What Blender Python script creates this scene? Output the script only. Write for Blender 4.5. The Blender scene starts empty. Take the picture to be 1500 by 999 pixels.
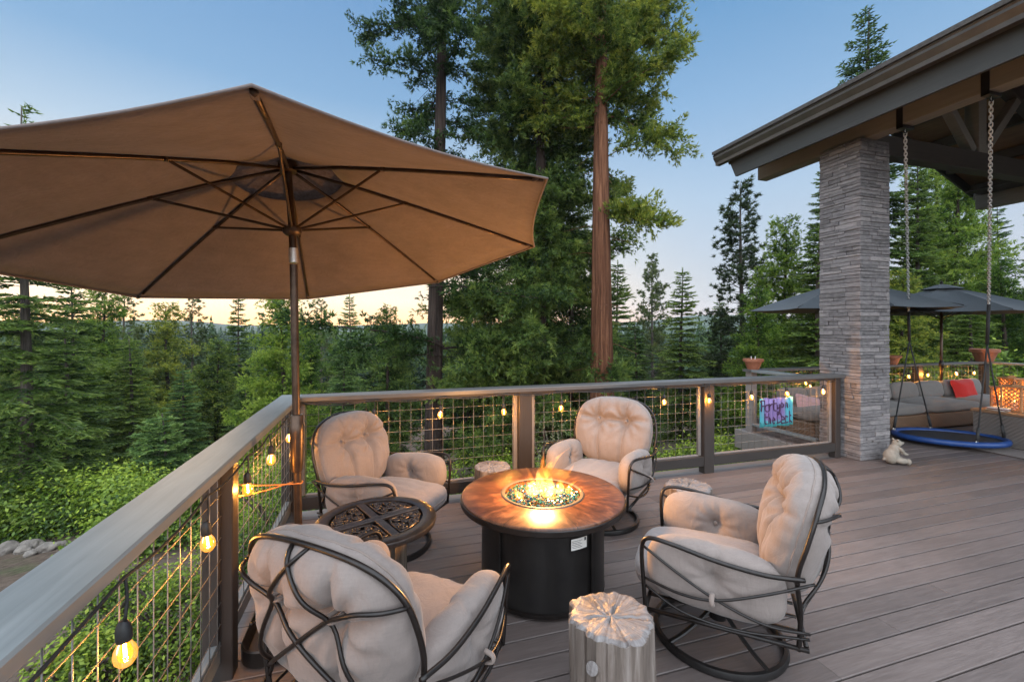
import bpy, bmesh, math, random
import numpy as np
from mathutils import Vector, Matrix, noise as mnoise

random.seed(7)
RNG = np.random.default_rng(7)
SC = bpy.context.scene
COL = SC.collection
rad = math.radians

# ------------------------------------------------------------ camera, sky, sun, exposure
CAM_H = 1.69
YAW = rad(17.09)
cam_d = bpy.data.cameras.new("camera")
cam = bpy.data.objects.new("camera", cam_d)
COL.objects.link(cam)
cam.location = (0, 0, CAM_H)
cam.rotation_euler = (rad(90), 0, -YAW)
cam_d.sensor_width = 36.0
cam_d.lens = 15.46
cam_d.shift_y = -0.0119
cam_d.clip_start = 0.05
cam_d.clip_end = 20000
SC.camera = cam

SUN_AZ = rad(-21)          # clockwise from +Y: low, ahead and to the left
SUN_EL = rad(5.0)
world = bpy.data.worlds.new("World")
SC.world = world
world.use_nodes = True
wn = world.node_tree.nodes
wl = world.node_tree.links
wn.clear()
w_out = wn.new("ShaderNodeOutputWorld")
w_bg = wn.new("ShaderNodeBackground")
w_sky = wn.new("ShaderNodeTexSky")
w_sky.sky_type = 'NISHITA'
w_sky.sun_disc = False
w_sky.sun_elevation = SUN_EL
w_sky.sun_rotation = SUN_AZ
w_sky.altitude = 1200
w_sky.air_density = 1.3
w_sky.dust_density = 0.4
w_sky.ozone_density = 3.0
w_bg.inputs["Strength"].default_value = 0.15
# after-sunset colours: warm on the sun's side, lavender opposite, blue above
w_tc = wn.new("ShaderNodeTexCoord")
w_xyz = wn.new("ShaderNodeSeparateXYZ")
wl.new(w_tc.outputs["Generated"], w_xyz.inputs[0])


def sky_ramp(stops):
    r = wn.new("ShaderNodeValToRGB")
    e = r.color_ramp.elements
    while len(e) < len(stops): e.new(.5)
    for i, (p, c) in enumerate(stops):
        e[i].position = p
        e[i].color = (*c, 1)
    wl.new(w_xyz.outputs[2], r.inputs[0])
    return r.outputs[0]


sky_away = sky_ramp([(0, (.80, .62, .56)), (.058, (.72, .68, .72)), (.26, (.52, .66, .83)), (.423, (.30, .51, .78)), (.557, (.17, .385, .68)), (.8, (.11, .29, .58))])
sky_sun = sky_ramp([(0, (3.2, 1.25, .26)), (.02, (3.0, 1.5, .48)), (.06, (2.3, 1.5, .82)), (.15, (1.3, 1.08, .82)), (.33, (.52, .64, .76)), (.44, (.25, .44, .68)), (.7, (.11, .29, .60))])
w_flat = wn.new("ShaderNodeVectorMath"); w_flat.operation = 'MULTIPLY'; w_flat.inputs[1].default_value = (1, 1, 0)
wl.new(w_tc.outputs["Generated"], w_flat.inputs[0])
w_nrm = wn.new("ShaderNodeVectorMath"); w_nrm.operation = 'NORMALIZE'
wl.new(w_flat.outputs[0], w_nrm.inputs[0])
w_sd = wn.new("ShaderNodeVectorMath"); w_sd.operation = 'DOT_PRODUCT'
w_sd.inputs[1].default_value = (math.sin(SUN_AZ), math.cos(SUN_AZ), 0)
wl.new(w_nrm.outputs[0], w_sd.inputs[0])
w_az = wn.new("ShaderNodeMapRange"); w_az.interpolation_type = 'SMOOTHSTEP'
w_az.inputs["From Min"].default_value = .42; w_az.inputs["From Max"].default_value = .98
wl.new(w_sd.outputs["Value"], w_az.inputs["Value"])
w_mix = wn.new("ShaderNodeMixRGB")
wl.new(w_az.outputs[0], w_mix.inputs[0]); wl.new(sky_away, w_mix.inputs[1]); wl.new(sky_sun, w_mix.inputs[2])
w_bg.inputs["Strength"].default_value = 0.03
wl.new(w_sky.outputs[0], w_bg.inputs[0])
w_bg3 = wn.new("ShaderNodeBackground"); w_bg3.inputs["Strength"].default_value = .40
wl.new(w_mix.outputs[0], w_bg3.inputs[0])
w_add0 = wn.new("ShaderNodeAddShader")
wl.new(w_bg.outputs[0], w_add0.inputs[0]); wl.new(w_bg3.outputs[0], w_add0.inputs[1])
# fill glow added to the unseen sky overhead and behind, to light the scene
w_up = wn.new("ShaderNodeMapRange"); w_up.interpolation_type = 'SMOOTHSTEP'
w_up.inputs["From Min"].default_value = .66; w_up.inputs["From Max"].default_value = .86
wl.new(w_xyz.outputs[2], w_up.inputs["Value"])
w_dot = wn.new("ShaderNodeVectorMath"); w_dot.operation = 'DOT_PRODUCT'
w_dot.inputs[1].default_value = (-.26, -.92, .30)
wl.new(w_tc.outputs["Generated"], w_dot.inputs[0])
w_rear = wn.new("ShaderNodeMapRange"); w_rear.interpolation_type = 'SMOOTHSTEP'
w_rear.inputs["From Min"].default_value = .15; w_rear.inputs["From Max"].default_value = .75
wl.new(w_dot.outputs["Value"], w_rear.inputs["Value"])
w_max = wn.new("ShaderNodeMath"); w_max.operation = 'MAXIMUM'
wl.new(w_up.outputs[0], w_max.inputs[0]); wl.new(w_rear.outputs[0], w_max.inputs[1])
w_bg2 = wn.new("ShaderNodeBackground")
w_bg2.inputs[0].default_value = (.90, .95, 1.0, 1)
SKY_FILL = 1.7
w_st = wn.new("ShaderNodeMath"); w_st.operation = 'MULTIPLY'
w_st.inputs[1].default_value = SKY_FILL
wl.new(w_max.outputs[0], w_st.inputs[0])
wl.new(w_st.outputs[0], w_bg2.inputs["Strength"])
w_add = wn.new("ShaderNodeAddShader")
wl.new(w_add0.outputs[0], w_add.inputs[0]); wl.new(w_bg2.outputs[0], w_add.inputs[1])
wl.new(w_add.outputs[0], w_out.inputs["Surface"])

sun_d = bpy.data.lights.new("sun", 'SUN')
sun_d.energy = 0.25
sun_d.angle = rad(12)
sun_d.color = (1.0, 0.72, 0.45)
sun = bpy.data.objects.new("sun", sun_d)
COL.objects.link(sun)
sun.rotation_euler = Vector((-math.sin(SUN_AZ) * math.cos(SUN_EL), -math.cos(SUN_AZ) * math.cos(SUN_EL), -math.sin(SUN_EL))).to_track_quat('-Z', 'Y').to_euler()

SC.view_settings.view_transform = 'Standard'
SC.view_settings.look = 'None'
SC.view_settings.exposure = 1.0
SC.view_settings.gamma = 1.0
SC.render.engine = 'CYCLES'
SC.cycles.use_denoising = True
SC.cycles.max_bounces = 6
SC.cycles.diffuse_bounces = 3
SC.cycles.glossy_bounces = 3
SC.cycles.transmission_bounces = 4
SC.cycles.transparent_max_bounces = 12
SC.cycles.volume_bounces = 0
SC.cycles.sample_clamp_indirect = 4.0
SC.cycles.caustics_reflective = False
SC.cycles.caustics_refractive = False

# ------------------------------------------------------------ photo pixel -> world helpers (calibration of this photograph)
PF = 644.2
PCY = 481.6
FWD = Vector((math.sin(YAW), math.cos(YAW), 0))
RGT = Vector((math.cos(YAW), -math.sin(YAW), 0))


def ray(px, py):
    return FWD + RGT * ((px - 750) / PF) + Vector((0, 0, (PCY - py) / PF))


def at_depth(px, py, t):
    return Vector((0, 0, CAM_H)) + ray(px, py) * t


def at_z(px, py, z):
    d = ray(px, py)
    return Vector((0, 0, CAM_H)) + d * ((z - CAM_H) / d.z)


def at_x(px, py, x):
    d = ray(px, py)
    return Vector((0, 0, CAM_H)) + d * (x / d.x)


def at_y(px, py, y):
    d = ray(px, py)
    return Vector((0, 0, CAM_H)) + d * (y / d.y)


# ------------------------------------------------------------ object helpers
def tag(o, label=None, cat=None, group=None, kind=None):
    if label: o["label"] = label
    if cat: o["category"] = cat
    if group: o["group"] = group
    if kind: o["kind"] = kind
    return o


def thing(name, label, cat, loc=(0, 0, 0), rz=0.0, group=None):
    o = bpy.data.objects.new(name, None)
    o.empty_display_size = 0.1
    COL.objects.link(o)
    o.location = loc
    o.rotation_euler = (0, 0, rz)
    return tag(o, label, cat, group)


def link_mesh(name, me, mat=None, parent=None, smooth=False):
    o = bpy.data.objects.new(name, me)
    COL.objects.link(o)
    if mat is not None:
        for m in (mat if isinstance(mat, (list, tuple)) else [mat]):
            me.materials.append(m)
    if parent is not None:
        o.parent = parent
    if smooth:
        me.polygons.foreach_set("use_smooth", [True] * len(me.polygons))
    return o


def copy_tree(o, parent=None):
    c = o.copy()
    COL.objects.link(c)
    c.parent = parent
    for ch in [x for x in CHILD.get(o.name, [])]:
        copy_tree(ch, c)
    return c


CHILD = {}


def index_children():
    CHILD.clear()
    for o in COL.objects:
        if o.parent is not None:
            CHILD.setdefault(o.parent.name, []).append(o)


class MB:
    """collects shapes into one mesh"""

    def __init__(self):
        self.v = []
        self.f = []
        self.mi = []
        self.val = []      # one value per vertex, written as attribute "tone"
        self.cur = 0
        self.tone = 0.5

    def add(self, vs, fs):
        b = len(self.v)
        self.v.extend([tuple(p) for p in vs])
        self.val.extend([self.tone] * len(vs))
        for f in fs:
            self.f.append(tuple(i + b for i in f))
            self.mi.append(self.cur)

    def box(self, x0, x1, y0, y1, z0, z1, M=None):
        vs = [Vector((x, y, z)) for z in (z0, z1) for y in (y0, y1) for x in (x0, x1)]
        if M is not None:
            vs = [M @ p for p in vs]
        self.add(vs, [(0, 2, 3, 1), (4, 5, 7, 6), (0, 1, 5, 4), (2, 6, 7, 3), (0, 4, 6, 2), (1, 3, 7, 5)])

    def cbox(self, x0, x1, y0, y1, z0, z1, c=0.004, M=None):
        """box with chamfered edges"""
        cx, cy, cz = min(c, (x1 - x0) * .45), min(c, (y1 - y0) * .45), min(c, (z1 - z0) * .45)
        bm = bmesh.new()
        pts = []
        for z, dz in ((z0, cz), (z1, -cz)):
            for y, dy in ((y0, cy), (y1, -cy)):
                for x, dx in ((x0, cx), (x1, -cx)):
                    pts += [(x, y + dy, z + dz), (x + dx, y, z + dz), (x + dx, y + dy, z)]
        for p in pts:
            bm.verts.new(p)
        r = bmesh.ops.convex_hull(bm, input=bm.verts[:])
        bm.verts.index_update()
        vs = [v.co.copy() for v in bm.verts]
        if M is not None:
            vs = [M @ p for p in vs]
        fs = [tuple(v.index for v in f.verts) for f in bm.faces]
        bm.free()
        self.add(vs, fs)

    def tube(self, pts, r, n=8, closed=False, caps=True, flat=1.0):
        """round bar along points; r a number or a list"""
        pts = [Vector(p) for p in pts]
        m = len(pts)
        rr = r if isinstance(r, (list, tuple)) else [r] * m
        up = Vector((0, 0, 1))
        t0 = (pts[1] - pts[0]).normalized()
        if abs(t0.dot(up)) > .9: up = Vector((1, 0, 0))
        nrm = (up - t0 * up.dot(t0)).normalized()
        vs = []
        for i in range(m):
            if closed:
                t = (pts[(i + 1) % m] - pts[i - 1])
            else:
                t = pts[min(i + 1, m - 1)] - pts[max(i - 1, 0)]
            if t.length < 1e-9: t = t0
            t.normalize()
            nrm = (nrm - t * nrm.dot(t))
            if nrm.length < 1e-6:
                nrm = t.orthogonal()
            nrm.normalize()
            b = t.cross(nrm)
            for k in range(n):
                a = 2 * math.pi * k / n
                vs.append(pts[i] + (nrm * math.cos(a) * flat + b * math.sin(a)) * rr[i])
        fs = []
        for i in range(m if closed else m - 1):
            j = (i + 1) % m
            for k in range(n):
                fs.append((i * n + k, i * n + (k + 1) % n, j * n + (k + 1) % n, j * n + k))
        if not closed and caps:
            fs.append(tuple(range(n - 1, -1, -1)))
            fs.append(tuple((m - 1) * n + k for k in range(n)))
        self.add(vs, fs)

    def lathe(self, prof, n=48, cx=0, cy=0, a0=0, a1=2 * math.pi):
        """prof: (r, z) list; closed profile list makes a solid"""
        full = abs(a1 - a0 - 2 * math.pi) < 1e-6
        vs = []
        cols = n if full else n + 1
        for i in range(cols):
            a = a0 + (a1 - a0) * i / n
            for r, z in prof:
                vs.append((cx + r * math.cos(a), cy + r * math.sin(a), z))
        m = len(prof)
        fs = []
        for i in range(n):
            j = (i + 1) % cols
            for k in range(m - 1):
                fs.append((i * m + k, j * m + k, j * m + k + 1, i * m + k + 1))
        self.add(vs, fs)

    def build(self, name, mat, parent=None, smooth=False, angle=None):
        me = bpy.data.meshes.new(name)
        me.from_pydata(self.v, [], self.f)
        me.update()
        if any(abs(x - .5) > 1e-6 for x in self.val):
            at = me.attributes.new("tone", 'FLOAT', 'POINT')
            at.data.foreach_set("value", self.val)
        o = link_mesh(name, me, mat, parent, smooth or angle is not None)
        if any(self.mi):
            me.polygons.foreach_set("material_index", self.mi)
        if angle is not None:
            me.set_sharp_from_angle(angle=rad(angle))
        return o


def bez(pts, n=10):
    """Catmull-Rom through points"""
    P = [Vector(p) for p in pts]
    out = []
    m = len(P)
    for i in range(m - 1):
        p0 = P[i - 1] if i > 0 else P[i] * 2 - P[i + 1]
        p1, p2 = P[i], P[i + 1]
        p3 = P[i + 2] if i + 2 < m else P[i + 1] * 2 - P[i]
        for k in range(n):
            t = k / n
            out.append(0.5 * ((2 * p1) + (p2 - p0) * t + (2 * p0 - 5 * p1 + 4 * p2 - p3) * t * t + (3 * p1 - p0 - 3 * p2 + p3) * t ** 3))
    out.append(P[-1])
    return out


# ------------------------------------------------------------ materials
class Nodes:
    def __init__(self, name):
        self.m = bpy.data.materials.new(name)
        self.m.use_nodes = True
        self.t = self.m.node_tree
        self.n = self.t.nodes
        self.n.clear()
        self.out = self.n.new("ShaderNodeOutputMaterial")

    def new(self, kind, **kw):
        nd = self.n.new("ShaderNode" + kind)
        for k, v in kw.items():
            if k in nd.inputs:
                nd.inputs[k].default_value = v
            else:
                setattr(nd, k, v)
        return nd

    def link(self, a, b):
        self.t.links.new(a, b)

    def coord(self, scale=(1, 1, 1), kind="Object", rot=(0, 0, 0)):
        tc = self.new("TexCoord")
        mp = self.new("Mapping")
        mp.inputs["Scale"].default_value = scale
        mp.inputs["Rotation"].default_value = rot
        self.link(tc.outputs[kind], mp.inputs["Vector"])
        return mp.outputs[0]

    def noise(self, vec, scale=5, detail=4, rough=.55, dist=0):
        nd = self.new("TexNoise")
        nd.inputs["Scale"].default_value = scale
        nd.inputs["Detail"].default_value = detail
        nd.inputs["Roughness"].default_value = rough
        nd.inputs["Distortion"].default_value = dist
        if vec is not None: self.link(vec, nd.inputs["Vector"])
        return nd.outputs[0]

    def ramp(self, fac, stops):
        nd = self.new("ValToRGB")
        e = nd.color_ramp.elements
        while len(e) < len(stops): e.new(0.5)
        for i, (p, c) in enumerate(stops):
            e[i].position = p
            e[i].color = (*c, 1) if len(c) == 3 else c
        self.link(fac, nd.inputs[0])
        return nd.outputs[0]

    def mix(self, fac, a, b, mode='MIX'):
        nd = self.new("MixRGB")
        nd.blend_type = mode
        for s, x in ((0, fac), (1, a), (2, b)):
            if isinstance(x, bpy.types.NodeSocket):
                self.link(x, nd.inputs[s])
            else:
                nd.inputs[s].default_value = x if s == 0 else ((*x, 1) if len(x) == 3 else x)
        return nd.outputs[0]

    def math(self, op, a, b=0.5):
        nd = self.new("Math")
        nd.operation = op
        for s, x in ((0, a), (1, b)):
            if isinstance(x, bpy.types.NodeSocket):
                self.link(x, nd.inputs[s])
            else:
                nd.inputs[s].default_value = x
        return nd.outputs[0]

    def attr(self, name):
        nd = self.new("Attribute")
        nd.attribute_name = name
        return nd.outputs["Fac"]

    def bump(self, h, strength=.3, dist=.01):
        nd = self.new("Bump")
        nd.inputs["Strength"].default_value = strength
        nd.inputs["Distance"].default_value = dist
        self.link(h, nd.inputs["Height"])
        return nd.outputs[0]

    def principled(self, color, rough=.5, metal=0, bump=None, spec=.5, **kw):
        p = self.new("BsdfPrincipled")
        for s, x in (("Base Color", color), ("Roughness", rough), ("Metallic", metal), ("Specular IOR Level", spec)):
            if isinstance(x, bpy.types.NodeSocket):
                self.link(x, p.inputs[s])
            else:
                p.inputs[s].default_value = ((*x, 1) if (s == "Base Color" and len(x) == 3) else x)
        for k, v in kw.items():
            p.inputs[k.replace("_", " ")].default_value = v
        if bump is not None: self.link(bump, p.inputs["Normal"])
        self.link(p.outputs[0], self.out.inputs["Surface"])
        return p


def mat_plain(name, c1, c2, rough=.5, metal=0, scale=8, bump=.0, spec=.5, detail=4, bdist=.004, stretch=(1, 1, 1)):
    N = Nodes(name)
    v = N.coord(stretch)
    f = N.noise(v, scale, detail)
    col = N.ramp(f, [(.3, c1), (.7, c2)])
    b = N.bump(N.noise(v, scale * 5, 3), bump, bdist) if bump else None
    N.principled(col, rough, metal, b, spec)
    return N.m


def mat_deck():
    N = Nodes("composite_decking")
    v = N.coord((1.2, 16, 16))
    tone = N.attr("tone")
    off = N.new("CombineXYZ")
    N.link(N.math('MULTIPLY', tone, 37.0), off.inputs[0])
    N.link(N.math('MULTIPLY', tone, 11.0), off.inputs[1])
    add = N.new("VectorMath")
    add.operation = 'ADD'
    N.link(v, add.inputs[0]); N.link(off.outputs[0], add.inputs[1])
    g1 = N.noise(add.outputs[0], 2.2, 5, .6, 1.4)
    g2 = N.noise(add.outputs[0], 9, 3, .6, .4)
    grain = N.mix(.4, g1, g2)
    col = N.ramp(grain, [(.28, (.070, .056, .052)), (.5, (.126, .103, .097)), (.72, (.188, .157, .148))])
    big = N.noise(N.coord((.5, .5, .5)), 1.3, 3)
    col = N.mix(.35, col, N.ramp(big, [(.3, (.076, .061, .056)), (.7, (.162, .13, .12))]))
    tcol = N.ramp(tone, [(0, (.78, .77, .76)), (1, (1.16, 1.13, 1.1))])
    col = N.mix(1.0, col, tcol, 'MULTIPLY')
    rg = N.ramp(g2, [(.2, (.42,) * 3), (.8, (.6,) * 3)])
    N.principled(col, rg, 0, N.bump(grain, .35, .003), .45)
    return N.m


def mat_wood_paint(name, c1, c2, rough=.5, axis=0, bumps=.25):
    """weathered painted timber, grain along axis"""
    N = Nodes(name)
    sc = [14, 14, 14]
    sc[axis] = 1.0
    v = N.coord(tuple(sc))
    g = N.noise(v, 2.0, 6, .6, .8)
    w = N.noise(N.coord((1, 1, 1)), 2.5, 4, .6)
    col = N.mix(.35, N.ramp(g, [(.25, c1), (.75, c2)]), N.ramp(w, [(.3, c1), (.7, c2)]))
    # dark splits along the grain
    sv = [40, 40, 40]; sv[axis] = .7
    cr = N.noise(N.coord(tuple(sv)), 1.2, 2, .5, .6)
    crk = N.ramp(cr, [(.70, (0, 0, 0)), (.76, (1, 1, 1))])
    col = N.mix(N.math('MULTIPLY', crk, .5), col, tuple(x * .45 for x in c1))
    h = N.mix(.5, g, N.ramp(cr, [(.66, (1, 1, 1)), (.76, (0, 0, 0))]))
    N.principled(col, rough, 0, N.bump(h, bumps, .004), .4)
    return N.m


def mat_fabric(name, c1, c2, weave=150, rough=.9, bump=.42):
    N = Nodes(name)
    v = N.coord((1, 1, 1))
    w1 = N.noise(N.coord((.12, .12, 1)), weave, 2)
    w2 = N.noise(N.coord((1, 1, .12)), weave, 2)
    n1 = N.mix(.5, w1, w2)
    n2 = N.noise(v, 5, 5, .6)
    col = N.mix(.5, N.ramp(n1, [(.25, c1), (.75, c2)]), N.ramp(n2, [(.3, c1), (.7, c2)]))
    wr = N.noise(N.coord((1, 1, .45)), 11, 4, .55, 2.2)
    h = N.mix(.16, wr, n1)
    p = N.principled(col, rough, 0, N.bump(h, bump, .012), .2)
    p.inputs["Sheen Weight"].default_value = .15
    return N.m


def mat_emit(name, col, strength):
    N = Nodes(name)
    e = N.new("Emission")
    e.inputs[0].default_value = (*col, 1)
    e.inputs[1].default_value = strength
    N.link(e.outputs[0], N.out.inputs["Surface"])
    return N.m


def mat_foliage(name, dark, mid, light, trans=.38, nscale=.9):
    """leaf colour: varies clump by clump and towards the young tips"""
    N = Nodes(name)
    tip = N.attr("tip")
    n = N.noise(N.coord((1, 1, 1)), nscale, 3, .6)
    f = N.math('ADD', N.math('SUBTRACT', N.math('MULTIPLY', tip, 1.0), .12), N.math('MULTIPLY', N.math('SUBTRACT', n, .5), .9))
    oi = N.new("ObjectInfo")
    f = N.math('ADD', f, N.math('MULTIPLY', N.math('SUBTRACT', oi.outputs["Random"], .5), .42))
    col = N.ramp(f, [(.05, dark), (.42, mid), (.85, light)])
    d = N.new("BsdfDiffuse"); d.inputs["Roughness"].default_value = .6
    t = N.new("BsdfTranslucent")
    g = N.new("BsdfGlossy"); g.inputs["Roughness"].default_value = .45
    g.inputs[0].default_value = (.6, .7, .6, 1)
    N.link(col, d.inputs[0]); N.link(col, t.inputs[0])
    m1 = N.new("MixShader"); m1.inputs[0].default_value = trans
    N.link(d.outputs[0], m1.inputs[1]); N.link(t.outputs[0], m1.inputs[2])
    m2 = N.new("MixShader"); m2.inputs[0].default_value = .03
    N.link(m1.outputs[0], m2.inputs[1]); N.link(g.outputs[0], m2.inputs[2])
    N.link(m2.outputs[0], N.out.inputs["Surface"])
    return N.m


def mat_bark(name, c1, c2, c3):
    N = Nodes(name)
    g = N.noise(N.coord((16, 16, .55)), 1.5, 8, .7, 1.2)
    r = N.noise(N.coord((5, 5, .25)), 1.7, 4, .6, .8)
    h = N.mix(.45, g, r)
    col = N.ramp(h, [(.32, c1), (.50, c2), (.68, c3)])
    N.principled(col, .85, 0, N.bump(h, 1.0, .08), .2)
    return N.m


M = {}
M['deck'] = mat_deck()
M['joist'] = mat_plain("joist_timber", (.02, .016, .013), (.04, .032, .028), .9)
M['edge'] = mat_wood_paint("edge_board", (0.144, 0.1296, 0.1188), (0.216, 0.1944, 0.18), .6, 0)
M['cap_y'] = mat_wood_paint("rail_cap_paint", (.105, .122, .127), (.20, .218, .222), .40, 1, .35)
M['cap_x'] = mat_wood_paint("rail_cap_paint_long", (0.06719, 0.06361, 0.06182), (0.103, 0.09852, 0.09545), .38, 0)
M['post'] = mat_wood_paint("post_paint", (0.02467, 0.01973, 0.01745), (0.03984, 0.03225, 0.02846), .5, 2, .15)
M['rail_dk'] = mat_wood_paint("dark_rail_paint", (0.02174, 0.01818, 0.0166), (0.03557, 0.02965, 0.02688), .5, 0, .15)
M['wire'] = mat_plain("galvanised_wire", (.15, .14, .13), (.24, .225, .21), .5, .45, 30)
M['iron'] = mat_plain("dark_bronze_iron", (.007, .0055, .005), (.018, .013, .011), .38, .3, 25, .1)
M['iron_top'] = mat_plain('cast_iron_top', (.035, .030, .028), (.07, .06, .056), .32, .7, 25, .12)
M['iron2'] = mat_plain("black_enamel", (.008, .007, .007), (.016, .014, .013), .4, .2, 12, .04)
M['cush'] = mat_fabric("cushion_linen", (.172, .142, .128), (.235, .198, .180))
M['seat'] = mat_fabric("seat_linen", (.175, .152, .146), (.232, .205, .198))
M['button'] = mat_fabric("button_linen", (0.1788, 0.1404, 0.1213), (0.2234, 0.1788, 0.1564))
M['canopy'] = mat_fabric("canopy_cloth", (.170, .136, .125), (.27, .218, .202), 60, .85, .5)
_cm = M['canopy'].node_tree
_p = [n for n in _cm.nodes if n.type == 'BSDF_PRINCIPLED'][0]
_t = _cm.nodes.new("ShaderNodeBsdfTranslucent")
_cm.links.new(_p.inputs["Base Color"].links[0].from_socket, _t.inputs[0])
_mx = _cm.nodes.new("ShaderNodeMixShader"); _mx.inputs[0].default_value = .30
_o = [n for n in _cm.nodes if n.type == 'OUTPUT_MATERIAL'][0]
_cm.links.new(_p.outputs[0], _mx.inputs[1]); _cm.links.new(_t.outputs[0], _mx.inputs[2])
_cm.links.new(_mx.outputs[0], _o.inputs["Surface"])
M['umb_pole'] = mat_plain("bronze_pole", (.05, .032, .022), (.09, .058, .04), .35, .7, 20)
M['steel'] = mat_plain("brushed_steel", (.62, .60, .58), (.75, .73, .70), .38, .9, 40)
M['gutter'] = mat_plain("gutter_bronze", (0.06448, 0.05704, 0.0496), (0.08928, 0.07936, 0.06944), .38, .3, 6)
M['fascia'] = mat_wood_paint("fascia_paint", (.034, .036, .035), (.054, .056, .053), .6, 1, .12)
M['beam'] = mat_wood_paint("beam_paint", (0.162, 0.1512, 0.1318), (0.2268, 0.2106, 0.1836), .6, 1, .15)
M['beam_dk'] = mat_wood_paint("truss_stain", (0.0315, 0.0252, 0.021), (0.056, 0.0448, 0.0371), .6, 0, .15)
M['ceil'] = mat_wood_paint("ceiling_planks", (.15, .08, .042), (.27, .155, .085), .55, 1, .15)
M['roof'] = mat_plain("roof_shingle", (.04, .038, .036), (.08, .075, .07), .9, 0, 30, .4)
M['terra'] = mat_plain("terracotta", (0.208, 0.072, 0.036), (0.288, 0.112, 0.06), .75, 0, 14, .2)
M['soil'] = mat_plain("potting_soil", (.02, .014, .01), (.05, .036, .026), .95, 0, 40, .5)
M['gray_umb'] = mat_fabric("slate_canopy", (.050, .064, .077), (.072, .090, .105), 130, .85, .08)
M['sofa'] = mat_fabric("sofa_cushion", (0.132, 0.124, 0.116), (0.176, 0.164, 0.152))
M['red'] = mat_fabric("red_pillow", (.36, .016, .012), (.46, .025, .018))
M['pink'] = mat_fabric("faded_pink_pillow", (.38, .22, .23), (.48, .32, .33))
M['blue'] = mat_plain("blue_vinyl", (.007, .036, .15), (.011, .052, .20), .45, 0, 10, .08)
M['mesh_mat'] = mat_plain("black_netting", (.012, .012, .014), (.03, .03, .032), .7, 0, 60, .4)
M['rope'] = mat_plain("black_rope", (.012, .012, .012), (.03, .03, .03), .7, 0, 80, .4)
M['bear'] = mat_plain("cast_stone", (0.2016, 0.1736, 0.14), (0.28, 0.2464, 0.2016), .85, 0, 20, .4)
M['rock'] = mat_plain("field_stone", (0.1001, 0.0858, 0.07508), (0.2145, 0.1859, 0.1573), .85, 0, 5, .6, bdist=.03)
M['ground'] = None
M['rug'] = mat_fabric("outdoor_rug", (.055, .035, .028), (.085, .055, .045), 200)
M['cord'] = mat_plain("black_rubber", (.01, .01, .01), (.02, .02, .02), .55, 0, 30)
M['bungee'] = mat_plain("orange_bungee", (.65, .20, .04), (.75, .26, .06), .6, 0, 60)
M['label'] = mat_plain("white_label", (.62, .60, .56), (.7, .68, .64), .5, 0, 20)
M['ink'] = mat_plain("label_ink", (.03, .03, .035), (.05, .05, .055), .5, 0, 20)
M['letter'] = mat_plain("letter_paint", (.03, .006, .035), (.05, .012, .06), .5, 0, 20)


def mat_wicker(name, c1, c2):
    N = Nodes(name)
    v = N.coord((1, 1, 1))
    w1 = N.new("TexWave"); w1.bands_direction = 'Z'; w1.inputs["Scale"].default_value = 16
    w1.inputs["Distortion"].default_value = .6
    w2 = N.new("TexWave"); w2.bands_direction = 'DIAGONAL'; w2.inputs["Scale"].default_value = 11
    N.link(v, w1.inputs["Vector"]); N.link(v, w2.inputs["Vector"])
    h = N.mix(.5, w1.outputs[0], w2.outputs[0], 'MULTIPLY')
    col = N.ramp(h, [(.1, c1), (.7, c2)])
    N.principled(col, .6, 0, N.bump(h, .6, .01), .4)
    return N.m


M['wicker'] = mat_wicker("brown_wicker", (.06, .035, .02), (.22, .14, .085))
M['wicker_gr'] = mat_wicker("grey_wicker", (.07, .06, .055), (.2, .175, .155))


def mat_stone():
    N = Nodes("ledgestone")
    tone = N.attr("tone")
    v = N.coord((1, 1, 3))
    n = N.noise(v, 14, 6, .65)
    base = N.ramp(tone, [(0, (.065, .062, .064)), (.35, (.135, .127, .130)), (.7, (.215, .20, .20)), (1, (.33, .30, .29))])
    col = N.mix(.55, base, N.ramp(n, [(.25, (.06, .056, .058)), (.75, (.33, .305, .30))]))
    N.principled(col, .85, 0, N.bump(N.noise(v, 22, 6, .7), .8, .015), .25)
    return N.m


M['stone'] = mat_stone()


def mat_firetop():
    N = Nodes("burnished_table_top")
    tc = N.new("TexCoord")
    g = N.new("TexGradient"); g.gradient_type = 'RADIAL'
    N.link(tc.outputs["Object"], g.inputs[0])
    cmb = N.new("CombineXYZ")
    sep = N.new("SeparateXYZ")
    N.link(tc.outputs["Object"], sep.inputs[0])
    rr = N.math('SQRT', N.math('ADD', N.math('MULTIPLY', sep.outputs[0], sep.outputs[0]), N.math('MULTIPLY', sep.outputs[1], sep.outputs[1])), 0)
    N.link(N.math('MULTIPLY', g.outputs[1], 60.0), cmb.inputs[0])
    N.link(N.math('MULTIPLY', rr, 7.0), cmb.inputs[1])
    a = N.noise(cmb.outputs[0], 1.0, 6, .65, .9)
    b = N.noise(N.coord((1, 1, 1)), 6, 5, .65, .8)
    f = N.mix(.5, a, b)
    col = N.ramp(f, [(.34, (.018, .009, .006)), (.5, (.072, .029, .015)), (.66, (.20, .085, .038))])
    # slab joints: 8 sectors
    fr = N.math('FRACT', N.math('MULTIPLY', g.outputs[1], 8.0), 0)
    jt = N.math('LESS_THAN', fr, .012)
    col = N.mix(jt, col, (.012, .006, .004))
    rg = N.ramp(b, [(.2, (.26,) * 3), (.8, (.42,) * 3)])
    N.principled(col, rg, 0, N.bump(b, .25, .006), .5)
    return N.m


M['firetop'] = mat_firetop()


def mat_stump(name, c1, c2, c3):
    N = Nodes(name)
    g = N.noise(N.coord((16, 16, 1.2)), 1.5, 6, .65, .5)
    col = N.ramp(g, [(.25, c1), (.5, c2), (.75, c3)])
    N.principled(col, .7, 0, N.bump(g, .8, .012), .4)
    return N.m


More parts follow.
